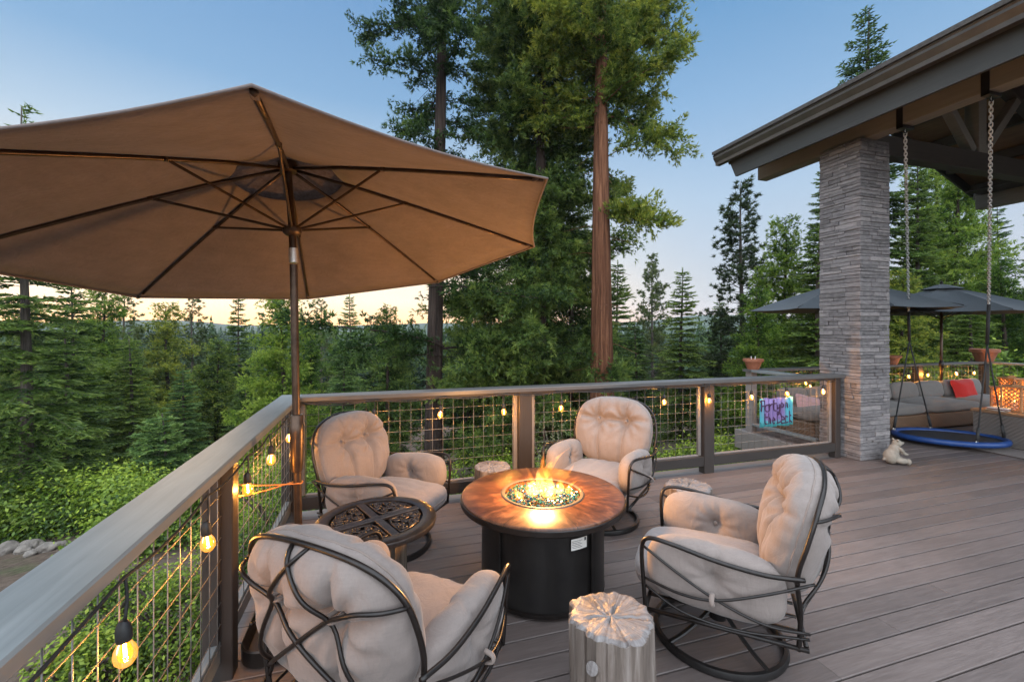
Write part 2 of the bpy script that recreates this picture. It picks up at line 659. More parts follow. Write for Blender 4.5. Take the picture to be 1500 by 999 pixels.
M['stump_side'] = mat_stump("petrified_log_side", (.055, .042, .034), (.145, .115, .096), (.30, .26, .235))
M['log_dark'] = mat_stump("dark_bark_side", (.03, .022, .016), (.10, .075, .055), (.22, .175, .135))


def mat_stump_top():
    N = Nodes("petrified_log_top")
    v = N.coord((1, 1, 1))
    w = N.noise(v, 14, 6, .65, .8)
    big = N.noise(v, 5, 4, .6, .5)
    c = N.mix(.5, N.ramp(w, [(.25, (.07, .055, .05)), (.6, (.22, .20, .195))]), N.ramp(big, [(.35, (.10, .08, .072)), (.6, (.25, .23, .222))]))
    vo = N.new("TexVoronoi"); vo.inputs["Scale"].default_value = 22
    N.link(v, vo.inputs["Vector"])
    sp = N.new('TexGradient'); sp.gradient_type = 'RADIAL'; tcc = N.new('TexCoord'); N.link(tcc.outputs['Object'], sp.inputs[0])
    cb = N.new('CombineXYZ'); N.link(N.math('MULTIPLY', sp.outputs[1], 46.0), cb.inputs[0])
    streak = N.ramp(N.noise(cb.outputs[0], 1.0, 4, .7, .3), [(.36, (.35, .30, .27)), (.56, (1, 1, 1))])
    c = N.mix(.75, c, streak, 'MULTIPLY')
    pit = N.ramp(vo.outputs[0], [(.06, (1, 1, 1)), (.16, (0, 0, 0))])
    c = N.mix(N.math('MULTIPLY', pit, .5), c, (.14, .11, .10))
    N.principled(c, .45, 0, N.bump(w, .9, .012), .5)
    return N.m


M['stump_top'] = mat_stump_top()


def mat_gem():
    N = Nodes("fire_glass_chips")
    tone = N.attr("tone")
    nd = N.new("ValToRGB")
    nd.color_ramp.interpolation = 'CONSTANT'
    e = nd.color_ramp.elements
    cols = [(0, (.008, .07, .09)), (.2, (.006, .03, .10)), (.4, (.13, .12, .085)), (.58, (.025, .08, .03)), (.74, (.11, .05, .012)), (.88, (.012, .10, .10))]
    while len(e) < len(cols): e.new(.5)
    for i, (p, c) in enumerate(cols):
        e[i].position = p; e[i].color = (*c, 1)
    N.link(tone, nd.inputs[0])
    N.principled(nd.outputs[0], .08, .25, None, .9)
    return N.m


M['gem'] = mat_gem()


def mat_sign():
    N = Nodes("painted_corrugated_metal")
    tc = N.new("TexCoord")
    sep = N.new("SeparateXYZ")
    N.link(tc.outputs["Object"], sep.inputs[0])
    n = N.noise(tc.outputs["Object"], 9, 3)
    x = N.math('ADD', sep.outputs[0], N.math('MULTIPLY', N.math('SUBTRACT', n, .5), .14))
    teal = (.05, .29, .35)
    purp = (.17, .115, .28)
    c = N.ramp(N.math('ADD', N.math('MULTIPLY', x, 1.9), .5), [(.06, teal), (.2, purp), (.72, purp), (.88, teal)])
    low = N.ramp(N.math('ADD', N.math('MULTIPLY', sep.outputs[2], 2.8), N.math('ADD', .5, N.math('MULTIPLY', N.math('SUBTRACT', n, .5), .25))), [(.14, (1, 1, 1)), (.26, (0, 0, 0))])
    c = N.mix(low, c, (.07, .38, .42))
    N.principled(c, .4, .1, N.bump(n, .1, .004), .5)
    return N.m


M['sign'] = mat_sign()


def mat_amber():
    N = Nodes("amber_bulb_glass")
    tr = N.new("BsdfTransparent"); tr.inputs[0].default_value = (1.0, .80, .45, 1)
    gl = N.new("BsdfGlossy"); gl.inputs["Roughness"].default_value = .04
    em = N.new("Emission"); em.inputs[0].default_value = (1.0, .33, .02, 1); em.inputs[1].default_value = .75
    fr = N.new("Fresnel"); fr.inputs[0].default_value = 1.5
    m1 = N.new("MixShader"); N.link(fr.outputs[0], m1.inputs[0])
    N.link(tr.outputs[0], m1.inputs[1]); N.link(gl.outputs[0], m1.inputs[2])
    ad = N.new("AddShader"); N.link(m1.outputs[0], ad.inputs[0]); N.link(em.outputs[0], ad.inputs[1])
    N.link(ad.outputs[0], N.out.inputs["Surface"])
    return N.m


M['bulb'] = mat_amber()
M['filament'] = mat_emit("glowing_filament", (1.0, .55, .14), 40)
M['candle'] = mat_emit("candle_glow", (1.0, .42, .08), 12)


def mat_vent():
    N = Nodes("thin_vent_cloth")
    d = N.new("BsdfDiffuse"); t = N.new("BsdfTranslucent")
    n = N.noise(N.coord((1, 1, 1)), 60, 3)
    c = N.ramp(n, [(.3, (.13, .105, .095)), (.7, (.20, .165, .155))])
    N.link(c, d.inputs[0]); N.link(c, t.inputs[0])
    m = N.new("MixShader"); m.inputs[0].default_value = .55
    N.link(d.outputs[0], m.inputs[1]); N.link(t.outputs[0], m.inputs[2])
    N.link(m.outputs[0], N.out.inputs["Surface"])
    return N.m


M['vent'] = mat_vent()
M['lantern'] = mat_plain("lantern_wood", (.30, .13, .05), (.45, .22, .09), .55, 0, 14, .2)


def mat_flame(name, col, strength):
    N = Nodes(name)
    e = N.new("Emission"); e.inputs[0].default_value = (*col, 1)
    v = N.noise(N.coord((1, 1, .6)), 16, 3, .6, 1.0)
    k = N.math('MULTIPLY', N.ramp(v, [(.38, (.05,) * 3), (.62, (1.0,) * 3)]), strength)
    N.link(k, e.inputs[1])
    N.link(e.outputs[0], N.out.inputs["Volume"])
    return N.m


M['flame_core'] = mat_flame("flame_core", (1.0, .50, .12), 48)
M['flame_out'] = mat_flame("flame_edge", (1.0, .28, .03), 34)


def mat_ground():
    N = Nodes("forest_floor")
    v = N.coord((1, 1, 1))
    a = N.noise(v, .25, 6, .6)
    b = N.noise(v, 7, 6, .7)
    dirt = N.ramp(b, [(.3, (.05, .036, .027)), (.7, (.135, .10, .077))])
    grass = N.ramp(b, [(.3, (.018, .036, .012)), (.7, (.06, .10, .028))])
    c = N.mix(N.ramp(a, [(.54, (0, 0, 0)), (.66, (1, 1, 1))]), dirt, grass)
    N.principled(c, .95, 0, N.bump(b, .8, .05), .1)
    return N.m


M['ground'] = mat_ground()
M['far'] = mat_plain("distant_forest_cover", (.025, .045, .022), (.06, .085, .04), .95, 0, .02, 0, .1)
# ============================================================ TERRAIN
DECK_X0, DECK_Y1 = -0.80, 4.42        # left and back edge of the main deck
FAR_Y1 = 5.95                         # back edge of the raised far corner of the deck


def ground_z(x, y):
    """falls away from the deck, then rolls; far off it rises to hills"""
    dx = max(0.0, -1.0 - x)
    dy = max(0.0, y - (4.6 if x < 5.8 else 6.2))
    d = math.hypot(dx, dy)
    z = -1.15 - 0.20 * min(d, 28) - .05 * max(0, min(d - 28, 120))
    z += .25 * mnoise.noise(Vector((x * .12, y * .12, 3.1))) * min(1, d / 3)
    z += 1.6 * mnoise.noise(Vector((x * .02, y * .02, 7.7))) * min(1, d / 30)
    r = math.hypot(x, y)
    if r > 350:
        k = min(1, (r - 350) / 1150)
        az = math.atan2(x, y)
        ridge = 24 + 22 * mnoise.noise(Vector((az * 3.0, .5, 0))) + 18 * mnoise.noise(Vector((az * 9, 2.5, 0)))
        ridge += 52 * math.exp(-((az - rad(41)) / rad(9)) ** 2) + 4 * math.exp(-((az + rad(24)) / rad(8)) ** 2)
        z += (ridge * .5 + 15) * k * k * (3 - 2 * k)
    return z


def build_ground():
    vs, fs = [], []
    rings = [0.0, 1, 2, 3, 4, 5, 6, 7, 8, 9, 10, 11.5, 13, 15, 17, 19, 22, 25, 29, 34, 40, 48, 58, 70, 90, 120, 160, 220, 300, 400, 500, 620, 760, 900, 1050, 1200, 1350, 1500, 1650]
    n = 180
    for r in rings:
        for k in range(n):
            a = 2 * math.pi * k / n
            x, y = r * math.sin(a), r * math.cos(a)
            vs.append((x, y, ground_z(x, y)))
    for i in range(len(rings) - 1):
        for k in range(n):
            j = (k + 1) % n
            fs.append((i * n + k, (i + 1) * n + k, (i + 1) * n + j, i * n + j))
    me = bpy.data.meshes.new("ground")
    me.from_pydata(vs, [], fs)
    me.update()
    o = link_mesh("ground", me, [M['ground'], M['far']], None, True)
    mi = []
    for f in fs:
        c = vs[f[0]]
        mi.append(1 if math.hypot(c[0], c[1]) > 75 else 0)
    me.polygons.foreach_set("material_index", mi)
    tag(o, kind='structure')


build_ground()

# ============================================================ DECK
PITCH, GAP = 0.1417, 0.0085
Y_REF = 2.0 * PITCH + 1.4773 - 2 * PITCH   # a joint seen in the photograph at y = 1.56
def build_deck():
    mb = MB()
    y0 = 1.5604 - 24 * PITCH
    rng = random.Random(3)
    i = 0
    y = y0
    joints = {}
    while y < FAR_Y1 - .05:
        ya, yb = y + GAP / 2, y + PITCH - GAP / 2
        x_from = DECK_X0 if yb < DECK_Y1 - .1 else 5.86
        if yb > DECK_Y1 - .1 and ya < DECK_Y1 - .1:
            x_from = DECK_X0
        x = x_from
        first = True
        while x < 14.5:
            L = rng.uniform(2.6, 3.9) if first else 3.66
            if first and abs(y - 1.56) < .6:
                L = {0: 2.95, 1: 3.6, -1: 2.66, 2: 4.3, -2: 2.63, -3: 3.3, 3: 3.1}.get(round((y - 1.56) / PITCH), L)
            first = False
            xe = min(x + L, 14.5)
            mb.tone = rng.random()
            c = .0035
            prof = [(ya, -.025), (ya, -c), (ya + c, 0), (yb - c, 0), (yb, -c), (yb, -.025)]
            x1 = xe - .002
            vs = [(x, p[0], p[1]) for p in prof] + [(x1, p[0], p[1]) for p in prof]
            fs = [(k, k + 1, k + 7, k + 6) for k in range(5)] + [(5, 4, 3, 2, 1, 0), (6, 7, 8, 9, 10, 11)]
            mb.add(vs, fs)
            x = xe
        y += PITCH
        i += 1
    deck = mb.build("deck", M['deck'])
    tag(deck, kind='structure')
    # solid dark box standing for the joists, added to block light below the boards
    mj = MB()
    mj.box(DECK_X0 + .02, 5.84, -1.8, DECK_Y1 - .06, -.30, -.03)
    mj.box(5.84, 14.4, -1.8, FAR_Y1 - .06, -.30, -.03)
    o = mj.build("framing_light_block", M['joist'])
    tag(o, kind='structure')
    me = MB()
    me.cbox(DECK_X0 - .03, 5.83, DECK_Y1 - .10, DECK_Y1 + .04, -.028, .003, .004)
    me.cbox(DECK_X0 - .03, 5.83, DECK_Y1 + .0, DECK_Y1 + .03, -.32, -.032, .004)
    me.cbox(DECK_X0 - .03, DECK_X0 - .003, -1.8, DECK_Y1 - .105, -.32, .003, .004)
    me.cbox(5.78, 5.85, DECK_Y1 + .045, FAR_Y1 + .05, -.30, .003, .004)
    me.cbox(5.86, 14.4, FAR_Y1, FAR_Y1 + .04, -.30, .003, .004)
    o = me.build("deck_edge", M['edge'])
    tag(o, kind='structure')


build_deck()

# ============================================================ RAILINGS
CAP_TOP = 1.095
WR = .0022


def wire_panel(axis, fixed, a0, a1, z0, z1, parent, pitch=.1016):
    mb = MB()
    def bar(p, q, off):
        if axis == 'x':
            mb.tube([(p[0], fixed + off, p[1]), (q[0], fixed + off, q[1])], WR, 5)
        else:
            mb.tube([(fixed + off, p[0], p[1]), (fixed + off, q[0], q[1])], WR, 5)
    n = int((a1 - a0) / pitch)
    s = a0 + ((a1 - a0) - n * pitch) / 2
    for k in range(n + 1):
        a = s + k * pitch
        bar((a, z0), (a, z1), 0)
    m = int((z1 - z0) / pitch)
    s = z0 + ((z1 - z0) - m * pitch) / 2
    for k in range(m + 1):
        z = s + k * pitch
        bar((a0, z), (a1, z), WR * 1.9)
    return mb.build("wire_panel", M['wire'], parent, smooth=True)


def post(x0, x1, y0, y1, z0, z1, parent, m=None):
    mb = MB()
    mb.cbox(x0, x1, y0, y1, z0, z1, .005)
    return mb.build("post", m or M['post'], parent)


# ---- left railing, runs along y
LR = thing("deck_railing", "weathered timber and wire railing along the left edge of the deck, beside the umbrella pole", "railing", (-.73, 2.0, 0))
LRo = Vector(LR.location)


def rel(mbobj, root):
    """children are built in world coordinates; keep them there under the root"""
    mbobj.parent = root
    mbobj.matrix_parent_inverse = root.matrix_world.inverted() if False else Matrix.Translation(-Vector(root.location))
    return mbobj


def cap_board(name, x0, x1, y0, y1, z0, z1, mat, root, axis):
    """solid plank with slightly worn edges"""
    mb = MB()
    n = 40
    c = .007
    rng = random.Random(int(abs(x0 * 1000)))
    prof = [(0, 0), (0, 1), (c, 2), (1 - c, 2), (1, 1), (1, 0)]
    L0, L1 = (y0, y1) if axis == 'y' else (x0, x1)
    W0, W1 = (x0, x1) if axis == 'y' else (y0, y1)
    vs = []
    for i in range(n + 1):
        t = L0 + (L1 - L0) * i / n
        wob = .0022 * mnoise.noise(Vector((t * 2.1, 3.3, W0)))
        wob2 = .0022 * mnoise.noise(Vector((t * 2.6, 9.3, W0)))
        pts = [(W0 + wob, z0), (W0 + wob, z1 - c), (W0 + c + wob, z1), ((W0 + W1) / 2, z1 + .001 * mnoise.noise(Vector((t * 3, 1, 1)))), (W1 - c + wob2, z1), (W1 + wob2, z1 - c), (W1 + wob2, z0)]
        for w, z in pts:
            vs.append((w, t, z) if axis == 'y' else (t, w, z))
    m = 7
    fs = []
    for i in range(n):
        for k in range(m):
            q = (i * m + k, i * m + (k + 1) % m, (i + 1) * m + (k + 1) % m, (i + 1) * m + k)
            fs.append(q)
    fs.append(tuple(range(m)))
    fs.append(tuple(n * m + k for k in range(m - 1, -1, -1)))
    mb.add(vs, fs)
    o = mb.build(name, mat, root, angle=40)
    return rel(o, root)


cap_board("top_rail", -.822, -.638, -1.2, 4.386, CAP_TOP - .04, CAP_TOP, M['cap_y'], LR, 'y')
LPY = [-.62, 2.47, 4.31]
for py_ in LPY:
    rel(post(-.795, -.665, py_ - .045 - (.03 if py_ > 4 else 0), py_ + .045, -.3, CAP_TOP - .0405, LR), LR)
for a, b in ((-.575, 2.425), (2.515, 4.235)):
    mb = MB()
    mb.cbox(-.755, -.715, a + .001, b - .001, .09, .20, .004)
    rel(mb.build("bottom_rail", M['cap_y'], LR), LR)
    mb = MB()
    mb.cbox(-.765, -.695, a + .001, b - .001, CAP_TOP - .085, CAP_TOP - .0405, .003)
    rel(mb.build("rail_nailer", M['post'], LR), LR)
    for yy in (a + .022, b - .022):
        mb = MB()
        mb.cbox(-.755, -.715, yy - .02, yy + .02, .2005, CAP_TOP - .0855, .003)
        rel(mb.build("side_batten", M['post'], LR), LR)
    rel(wire_panel('y', -.705, a + .045, b - .045, .19, CAP_TOP - .07, LR), LR)

# ---- back railing, runs along x to the stone pillar
BR = thing("deck_railing", "timber and wire railing across the back of the deck, ending at the stone pillar", "railing", (2.5, 4.29, 0))
cap_board("top_rail", -.636, 5.85, 4.20, 4.384, CAP_TOP - .04, CAP_TOP, M['cap_x'], BR, 'x')
BPX = [1.45, 3.722]
for px_ in BPX:
    rel(post(px_ - .07, px_ + .07, 4.24, 4.34, -.3, CAP_TOP - .0405, BR), BR)
rel(post(5.72, 5.81, 4.24, 4.34, .004, CAP_TOP - .0405, BR), BR)
segs = ((-.655, 1.38), (1.52, 3.652), (3.792, 5.72))
for a, b in segs:
    mb = MB()
    mb.cbox(a + .001, b - .001, 4.245, 4.285, .088, .20, .004)
    rel(mb.build("bottom_rail", M['rail_dk'], BR), BR)
    mb = MB()
    mb.cbox(a + .001, b - .001, 4.25, 4.32, CAP_TOP - .08, CAP_TOP - .0405, .003)
    rel(mb.build("rail_nailer", M['rail_dk'], BR), BR)
    for xx in (a + .022, b - .022):
        mb = MB()
        mb.cbox(xx - .02, xx + .02, 4.292, 4.33, .2005, CAP_TOP - .0805, .003)
        rel(mb.build("side_batten", M['edge'], BR), BR)
    mb = MB()
    mb.cbox(a + .045, b - .045, 4.287, 4.325, .178, .212, .003)
    rel(mb.build("lower_batten", M['edge'], BR), BR)
    rel(wire_panel('x', 4.30, a + .045, b - .045, .20, CAP_TOP - .07, BR), BR)

# ---- railing of the far corner of the deck, behind the pillar
FR_TOP = 1.02
FR = thing("deck_railing", "far corner railing with wire mesh around the grey sofa, behind the stone pillar", "railing", (6.0, 5.7, 0))
FX0, FX1, FY = 5.93, 11.95, 5.80
cap_board("top_rail", FX0 - .09, FX0 + .09, 4.63, 5.71, FR_TOP - .04, FR_TOP, M['cap_y'], FR, 'y')
cap_board("top_rail", FX0 - .09, FX1 + .09, 5.712, 5.89, FR_TOP - .04, FR_TOP, M['cap_x'], FR, 'x')
cap_board("top_rail", FX1 - .09, FX1 + .09, 1.0, 5.71, FR_TOP - .04, FR_TOP, M['cap_y'], FR, 'y')
for (px_, py_) in ((FX0, FY), (7.95, FY), (9.95, FY), (FX1, FY), (FX1, 3.9), (FX1, 2.0)):
    rel(post(px_ - .06, px_ + .06, py_ - .06, py_ + .06, -.28, FR_TOP - .0405, FR, M['edge'] if px_ == FX0 else None), FR)
for a, b in ((FX0 + .06, 7.89), (8.01, 9.89), (10.01, FX1 - .06)):
    mb = MB(); mb.cbox(a + .001, b - .001, FY - .02, FY + .02, .10, .21, .004)
    rel(mb.build("bottom_rail", M['cap_x'], FR), FR)
    rel(wire_panel('x', FY, a + .01, b - .01, .2, FR_TOP - .05, FR), FR)
for x_, a, b in ((FX0, 4.64, FY - .06), (FX1, 3.96, FY - .06), (FX1, 2.06, 3.84)):
    mb = MB(); mb.cbox(x_ - .05, x_ + .05, a + .001, b - .001, .10, .14 if x_ == FX0 else .21, .004)
    rel(mb.build("bottom_rail", M['cap_y'], FR), FR)
    rel(wire_panel('y', x_, a + .01, b - .01, .2, FR_TOP - .05, FR), FR)

# ============================================================ STONE PILLAR
PX0, PX1, PY0, PY1, PTOP = 5.895, 6.43, 4.055, 4.60, 4.13


def build_pillar():
    root = thing("stone_pillar", "square pillar of grey stacked ledgestone carrying the pavilion roof beam", "pillar", ((PX0 + PX1) / 2, (PY0 + PY1) / 2, 0))
    mb = MB()
    rng = random.Random(11)
    d = .06
    core = MB()
    core.box(PX0 + .04, PX1 - .04, PY0 + .04, PY1 - .04, 0.0, PTOP - .005)
    z = .002
    row = 0
    while z < PTOP - .01:
        h = rng.choice([.030, .036, .042, .048, .054, .060])
        h = min(h, PTOP - z)
        for side in range(4):
            L = (PX1 - PX0) if side in (0, 2) else (PY1 - PY0)
            # corner stones alternate between the two faces
            s0 = rng.uniform(-.004, .004)
            s1 = L + rng.uniform(-.004, .004)
            s = s0
            while s < s1 - .02:
                l = rng.uniform(.12, .38)
                if s1 - (s + l) < .09: l = s1 - s
                pr = rng.uniform(-.009, .007)
                mb.tone = min(1, max(0, rng.gauss(.5, .32)))
                g = .0030
                zz0, zz1 = z + g, z + h - g * .4
                a, b = s + g, s + l - g
                u0, u1 = -pr, .05
                if side == 0: bx = (PX0 + a, PX0 + b, PY0 + u0, PY0 + u1)
                elif side == 1: bx = (PX1 - u1, PX1 - u0, PY0 + a, PY0 + b)
                elif side == 2: bx = (PX1 - b, PX1 - a, PY1 - u1, PY1 - u0)
                else: bx = (PX0 + u0, PX0 + u1, PY1 - b, PY1 - a)
                T = Matrix.Translation(((bx[0] + bx[1]) / 2, (bx[2] + bx[3]) / 2, (zz0 + zz1) / 2)) @ Matrix.Rotation(rng.gauss(0, .006), 4, 'Z') @ Matrix.Rotation(rng.gauss(0, .005), 4, 'X' if side in (0, 2) else 'Y')
                hx, hy, hz = (bx[1] - bx[0]) / 2, (bx[3] - bx[2]) / 2, (zz1 - zz0) / 2
                mb.cbox(-hx, hx, -hy, hy, -hz, hz, rng.uniform(.002, .0045), T)
                s += l
        z += h
        row += 1
    o = mb.build("stone_cladding", M['stone'], root)
    rel(o, root)
    rel(core.build("mortar_core", M['joist'], root), root)


build_pillar()

# ============================================================ PAVILION ROOF (gable, ridge along y)
RX0, RX1 = 5.30, 12.0          # gutter lines
RXM = 8.62                     # ridge
EZ = 4.50                      # eave height
SL = .42
RY0, RY1 = -2.0, 5.94


def build_pavilion():
    root = thing("pavilion_roof", "open gabled timber roof with dark gutter and exposed truss above the stone pillar", "roof", (RXM, 2, 4.1))
    def add(mb, name, m, angle=None):
        return rel(mb.build(name, m, root, angle=angle), root)
    zr = EZ + SL * (RXM - RX0)
    # roof covering and plank ceiling, both slopes
    for nm, off, th, m, inset in (("roof_shingles", .10, .05, M['roof'], -.04), ("plank_ceiling", .045, .04, M['ceil'], .1)):
        mb = MB()
        for sx, xe in ((-1, RX0), (1, RX1)):
            xa = xe - sx * inset * -1 if False else xe + (inset if sx < 0 else -inset)
            za = EZ + (xa - RX0) * SL if sx < 0 else zr - (xa - RXM) * SL
            pts = []
            for zz in (off - th, off):
                for yy in (RY0, RY1 - (0 if inset < 0 else .03)):
                    pts += [(xa, yy, za + zz), (RXM - .002 * sx * -1, yy, zr + zz)]
            mb.add(pts, [(0, 1, 3, 2), (4, 6, 7, 5), (0, 4, 5, 1), (2, 3, 7, 6), (0, 2, 6, 4), (1, 5, 7, 3)])
        add(mb, nm, m)
    # gutter: K-style profile along y, on the left eave and the right eave
    for sx, xe in ((-1, RX0), (1, RX1)):
        mb = MB()
        prof = [(.0, .055), (-.012, .060), (-.135, .062), (-.140, .052), (-.128, .040), (-.128, .012), (-.118, -.004), (-.085, -.050), (-.08, -.095), (.0, -.095)]
        prof = [(xe + (p[0] + .115) * (1 if sx < 0 else -1), EZ + p[1] - .035) for p in prof]
        m = len(prof)
        vs = [(x, RY0, z) for x, z in prof] + [(x, RY1, z) for x, z in prof]
        fs = [(k, (k + 1) % m, m + (k + 1) % m, m + k) for k in range(m)] + [tuple(range(m)), tuple(range(2 * m - 1, m - 1, -1))]
        mb.add(vs, fs)
        add(mb, "gutter", M['gutter'], 25)
    # metal drip edge above the gutter
    mb = MB()
    mb.cbox(RX0 - .015, RX0 + .16, RY0, RY1 - .004, EZ + .031, EZ + .044, .003)
    add(mb, "drip_edge", M['gutter'])
    # eave fascia, leaning with the roof pitch
    for sx, x in ((-1, 5.47), (1, RX1 - .17)):
        mb = MB()
        T = Matrix.Translation((x, 0, 4.25)) @ Matrix.Rotation(rad(0), 4, 'Y')
        y1 = RY1 - .28
        vs = []
        for dx in (0, .04):
            vs += [(x + dx, RY0, 4.12), (x + dx, y1, 4.12), (x + dx, y1 + .14, 4.43), (x + dx, RY0, 4.43)]
        mb.add(vs, [(0, 1, 2, 3), (7, 6, 5, 4), (0, 4, 5, 1), (1, 5, 6, 2), (2, 6, 7, 3), (3, 7, 4, 0)])
        add(mb, "fascia_board", M['fascia'])
    # dark boxed soffit between fascia and header beam
    mb = MB()
    mb.box(5.515, 6.3, RY0, RY1 - .3, 4.36, 4.385)
    mb.box(RX1 - .98, RX1 - .21, RY0, RY1 - .3, 4.36, 4.385)
    add(mb, "soffit", M['joist'])
    # header beams along y: left on the pillar, right opposite
    for x0, nm in ((6.0, "header_beam"), (11.55, "header_beam")):
        mb = MB()
        mb.cbox(x0, x0 + .19, RY0, 5.74, PTOP - .035 if x0 > 7 else PTOP + .003, PTOP + .235, .006)
        add(mb, nm, M['beam'])
    # trusses: tie beam along x, king post, V struts, rafters
    for yt in (4.28, 1.3):
        mb = MB()
        mb.cbox(6.192, 11.548, yt - .09, yt + .09, 4.04, 4.31, .006)
        add(mb, "tie_beam", M['beam_dk'])
        mb = MB()
        mb.cbox(RXM - .09, RXM + .09, yt - .085, yt + .085, 4.312, zr - .27, .006)
        add(mb, "king_post", M['beam'])
        for s in (-1, 1):
            a = Vector((RXM + s * .12, yt, 4.34)); b = Vector((RXM + s * .95, yt, zr - .40 - .80 * SL + .10))
            d = (b - a); L = d.length
            T = Matrix.Translation(a) @ d.to_track_quat('X', 'Z').to_matrix().to_4x4()
            mb = MB(); mb.cbox(0, L, -.06, .06, -.06, .06, .005, T)
            add(mb, "strut", M['beam'])
            xe = RX0 + .3 if s < 0 else RX1 - .3
            ze = EZ + (xe - RX0) * SL if s < 0 else zr - (xe - RXM) * SL
            a = Vector((xe, yt, ze - .13)); b = Vector((RXM, yt, zr - .13))
            d = b - a
            T = Matrix.Translation(a) @ Matrix.Rotation(-math.atan2(d.z, abs(d.x)) * (1 if s < 0 else -1), 4, 'Y')
            mb = MB()
            if s < 0: mb.cbox(0, d.length - .03, -.08, .08, -.11, .11, .005, T)
            else: mb.cbox(-d.length + .03, 0, -.08, .08, -.11, .11, .005, T)
            add(mb, "rafter", M['beam_dk'])
    # purlins and the barge rafter at the far gable end
    for k in range(4):
        for s in (-1, 1):
            x = RXM + s * (0.75 + .75 * k)
            z = zr - (abs(x - RXM)) * SL - .075
            mb = MB(); mb.cbox(x - .05, x + .05, RY0, RY1 - .12, z - .12, z + .045, .005)
            add(mb, "purlin", M['beam'] if False else M['beam_dk'])
    for s in (-1, 1):
        xe = RX0 + .05 if s < 0 else RX1 - .05
        ze = EZ + .02
        a = Vector((xe, RY1 - .06, ze)); b = Vector((RXM, RY1 - .06, zr + .02))
        d = b - a
        T = Matrix.Translation(a) @ Matrix.Rotation(-math.atan2(d.z, abs(d.x)) * (1 if s < 0 else -1), 4, 'Y')
        mb = MB()
        if s < 0: mb.cbox(.15, d.length - .01, -.02, .02, -.20, -.02, .004, T)
        else: mb.cbox(-d.length + .01, -.15, -.02, .02, -.20, -.02, .004, T)
        add(mb, "barge_board", M['fascia'])


build_pavilion()
# ============================================================ SOFT SHAPES
def cube_sphere(n):
    """unit cube-sphere grid: directions and faces"""
    vid, vs, fs = {}, [], []
    def vert(p):
        k = tuple(round(c * n) for c in p)
        if k not in vid:
            vid[k] = len(vs)
            vs.append(p)
        return vid[k]
    for ax in range(3):
        for s in (-1, 1):
            for i in range(n):
                for j in range(n):
                    q = []
                    for a, b in ((i, j), (i + 1, j), (i + 1, j + 1), (i, j + 1)):
                        p = [0, 0, 0]
                        p[ax] = s
                        p[(ax + 1) % 3] = -1 + 2 * a / n
                        p[(ax + 2) % 3] = -1 + 2 * b / n
                        q.append(vert(tuple(p)))
                    fs.append(tuple(q) if s > 0 else tuple(reversed(q)))
    return np.array(vs, float), fs


_CS = {}


def pillow(half, power=(4, 4, 4), n=24, shape=None, tone=None):
    """soft box: superellipsoid with half sizes; shape(points array) bends and dimples it"""
    if n not in _CS: _CS[n] = cube_sphere(n)
    V, F = _CS[n]
    V = np.tan(V * (math.pi / 4))            # even spacing
    p = np.array(power, float)
    # superellipsoid radius along each direction (mixed powers)
    lo = np.zeros(len(V)); hi = np.full(len(V), 2.0)
    for _ in range(40):
        mid = (lo + hi) / 2
        f = (np.abs(V * mid[:, None]) ** p).sum(1)
        lo = np.where(f < 1, mid, lo); hi = np.where(f < 1, hi, mid)
    P = V * lo[:, None] * np.array(half)
    if shape is not None:
        P = shape(P)
    return P, F


def mesh_np(name, P, F, mat, parent=None, smooth=True):
    me = bpy.data.meshes.new(name)
    me.from_pydata([tuple(p) for p in P], [], F)
    me.update()
    return link_mesh(name, me, mat, parent, smooth)


def seg_dist(y, z, a, b):
    a = np.array(a); b = np.array(b)
    d = b - a
    t = np.clip(((y - a[0]) * d[0] + (z - a[1]) * d[1]) / (d @ d), 0, 1)
    return np.hypot(y - (a[0] + t * d[0]), z - (a[1] + t * d[1]))


def lumps(P, amp, freq, seed):
    out = np.empty(len(P))
    for i, p in enumerate(P):
        out[i] = mnoise.noise(Vector((p[0] * freq + seed, p[1] * freq, p[2] * freq)))
    return out * amp


# ============================================================ LOUNGE CHAIRS
BY, BZ = .135, .10       # tuft buttons of the back cushion (local y, z from cushion centre)


